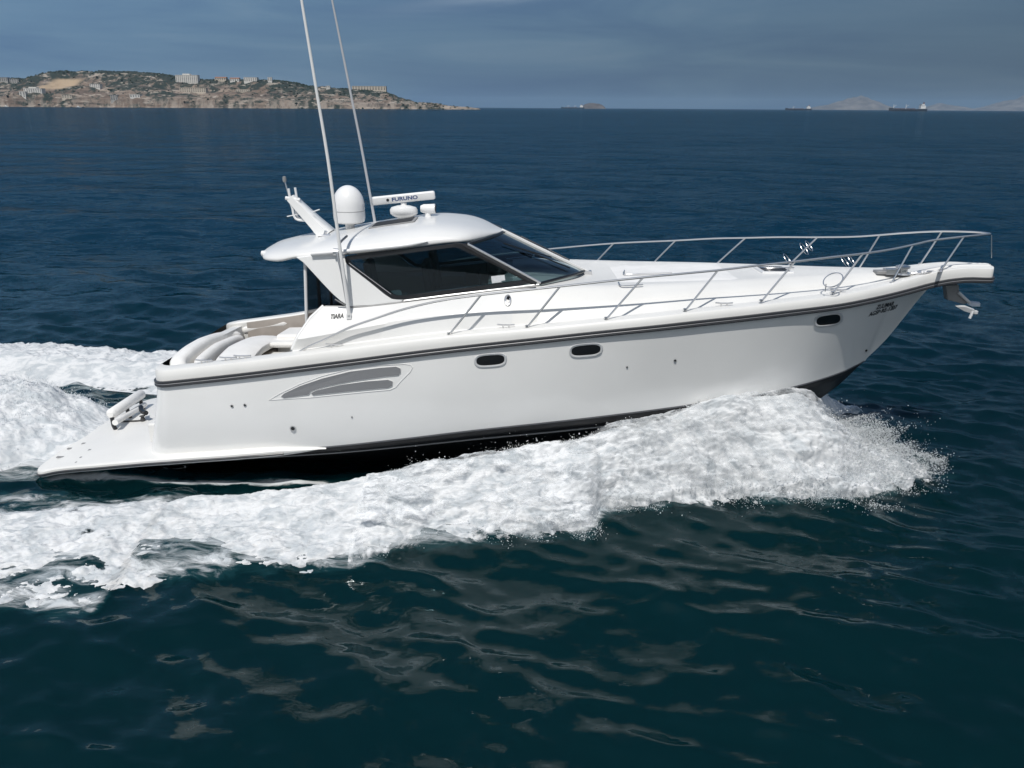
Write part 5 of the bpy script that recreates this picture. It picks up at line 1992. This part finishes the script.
# ships on the horizon
def ship(label, x0, x1, yw, yd, hullm, house_right, ht_px, cargo):
    a, b = P(x0, yw, yd), P(x1, yw, yd)
    L = b[0] - a[0]
    cx_ = (a[0] + b[0]) / 2
    dk = L * .055
    o = thing('cargo_ship', label, 'ship', (cx_, yd, 0), 'ships on the horizon')
    s = 1 if house_right else -1
    m = MB()
    rows = []
    for t in np.linspace(-.5, .5, 24):
        u = t * s                                  # +.5 = stern with the house
        wd_ = L * .07 * min(1, math.sqrt(max(0.0, (u + .5) / .16))) * (1 if u < .42 else .9)
        wd_ = max(wd_, .15)
        zt = dk * (1 + (.45 if u < -.40 else 0) + (.15 if u > .30 else 0))
        xx = cx_ + t * L + (-s * L * .02 * 0)
        rows.append([(xx, yd - wd_ * .8, -2), (xx, yd - wd_, dk * .5), (xx, yd - wd_, zt), (xx, yd + wd_, zt), (xx, yd + wd_, dk * .5), (xx, yd + wd_ * .8, -2)])
    m.grid(rows, close_v=True)
    m.f.append(tuple(range(6)))
    m.f.append(tuple(range(23 * 6, 24 * 6)))
    m.build('hull', hullm, o, smooth=False)
    hx_ = cx_ + s * L * .38
    hh_ = ht_px
    m = MB().box((hx_ - L * .06, yd - L * .06, dk), (hx_ + L * .07, yd + L * .06, dk + hh_ * .7))
    m.box((hx_ - L * .045, yd - L * .068, dk + hh_ * .7), (hx_ + L * .03, yd + L * .068, dk + hh_))
    sup = m.build('superstructure', SHIPW, o, smooth=False)
    MB().box((hx_ + s * L * .03 - L * .015, yd - 2.5, dk + hh_), (hx_ + s * L * .03 + L * .015, yd + 2.5, dk + hh_ * 1.35)).build('funnel', SHIPR, sup, smooth=False)
    MB().box((hx_ - L * .05 - .4, yd - L * .05, dk + hh_ * .78), (hx_ - L * .045, yd + L * .05, dk + hh_ * .9)).build('bridge_windows', WINDK, sup, smooth=False)
    for q in cargo:
        xq = cx_ - s * L * (.5 - q)
        MB().tube([(xq, yd, dk), (xq, yd, dk + hh_ * .9)], L * .006, 6).tube([(xq, yd, dk + hh_ * .4), (xq + s * L * .07, yd, dk + hh_ * .8)], L * .004, 6).build('deck_crane', SHIPW, o)
    m = MB()
    for q in (.22, .36, .5, .64):
        xq = cx_ - s * L * (.5 - q)
        m.box((xq - L * .05, yd - L * .045, dk * 1.001), (xq + L * .05, yd + L * .045, dk * 1.28))
    m.build('cargo_hatches', SHIPR, o, smooth=False)
    return o
ship('dark cargo ship with white house aft, nearest the rocky island on its right side', 888.5, 926, 111.0, 4600, SHIPB, True, 26, (.12, .45))
ship('small dark cargo ship on the horizon just left of the rocky island', 785, 811, 110.5, 5600, SHIPB, True, 18, (.3,))
ship('hazy blue hulled ship on the horizon in front of the beige islet', 561, 584, 108.8, 6400, SHIPG, True, 18, (.3, .6))

# two small white boats under the headland
def launch(px_, lb):
    p = PZ(px_, 0, 0) if False else P(px_, 105.2, 2330)
    x, y = p[0], 2330
    o = thing('small_boat', lb, 'boat', (x, y, 0), 'small boats off the headland')
    rows = []
    for t in np.linspace(-.5, .5, 10):
        wd_ = max(.1, 2.0 * min(1, math.sqrt(max(0, (.5 - t) / .4))))
        rows.append([(x + t * 12, y, -.3), (x + t * 12, y - wd_ * .8, .2), (x + t * 12, y - wd_, 1.5 + .4 * t), (x + t * 12, y + wd_, 1.5 + .4 * t), (x + t * 12, y + wd_ * .8, .2)])
    m = MB().grid(rows, close_v=True)
    m.f.append(tuple(range(5)))
    m.build('hull', SHIPW, o, smooth=False)
    MB().box((x - 2.5, y - 1.4, 1.4), (x + 1.8, y + 1.4, 3.6)).build('cabin', SHIPW, o, smooth=False, bevel=.2)
launch(6, 'tiny white boat close under the left end of the headland')
launch(78, 'tiny white boat below the dark green slope of the headland')

# ------------------------------------------------------------------ sea haze
hz = bpy.data.materials.new('sea_haze')
hz.use_nodes = True
hz.node_tree.nodes.remove(hz.node_tree.nodes['Principled BSDF'])
pv = hz.node_tree.nodes.new('ShaderNodeVolumePrincipled')
pv.inputs['Color'].default_value = (0.40, 0.58, 0.78, 1)
pv.inputs['Density'].default_value = 0.000030
pv.inputs['Anisotropy'].default_value = 0.0
hz.node_tree.links.new(pv.outputs[0], hz.node_tree.nodes['Material Output'].inputs['Volume'])
HAZE = True
if HAZE:
    m = MB().box((-23000, -3000, -6), (23000, 23000, 260))
    o = m.build('haze', hz, None, smooth=False, loc=(0, 10000, 120))
    tag(o, kind='stuff')
    tag(o, 'thin pale blue sea haze over the water out to the horizon', 'haze')
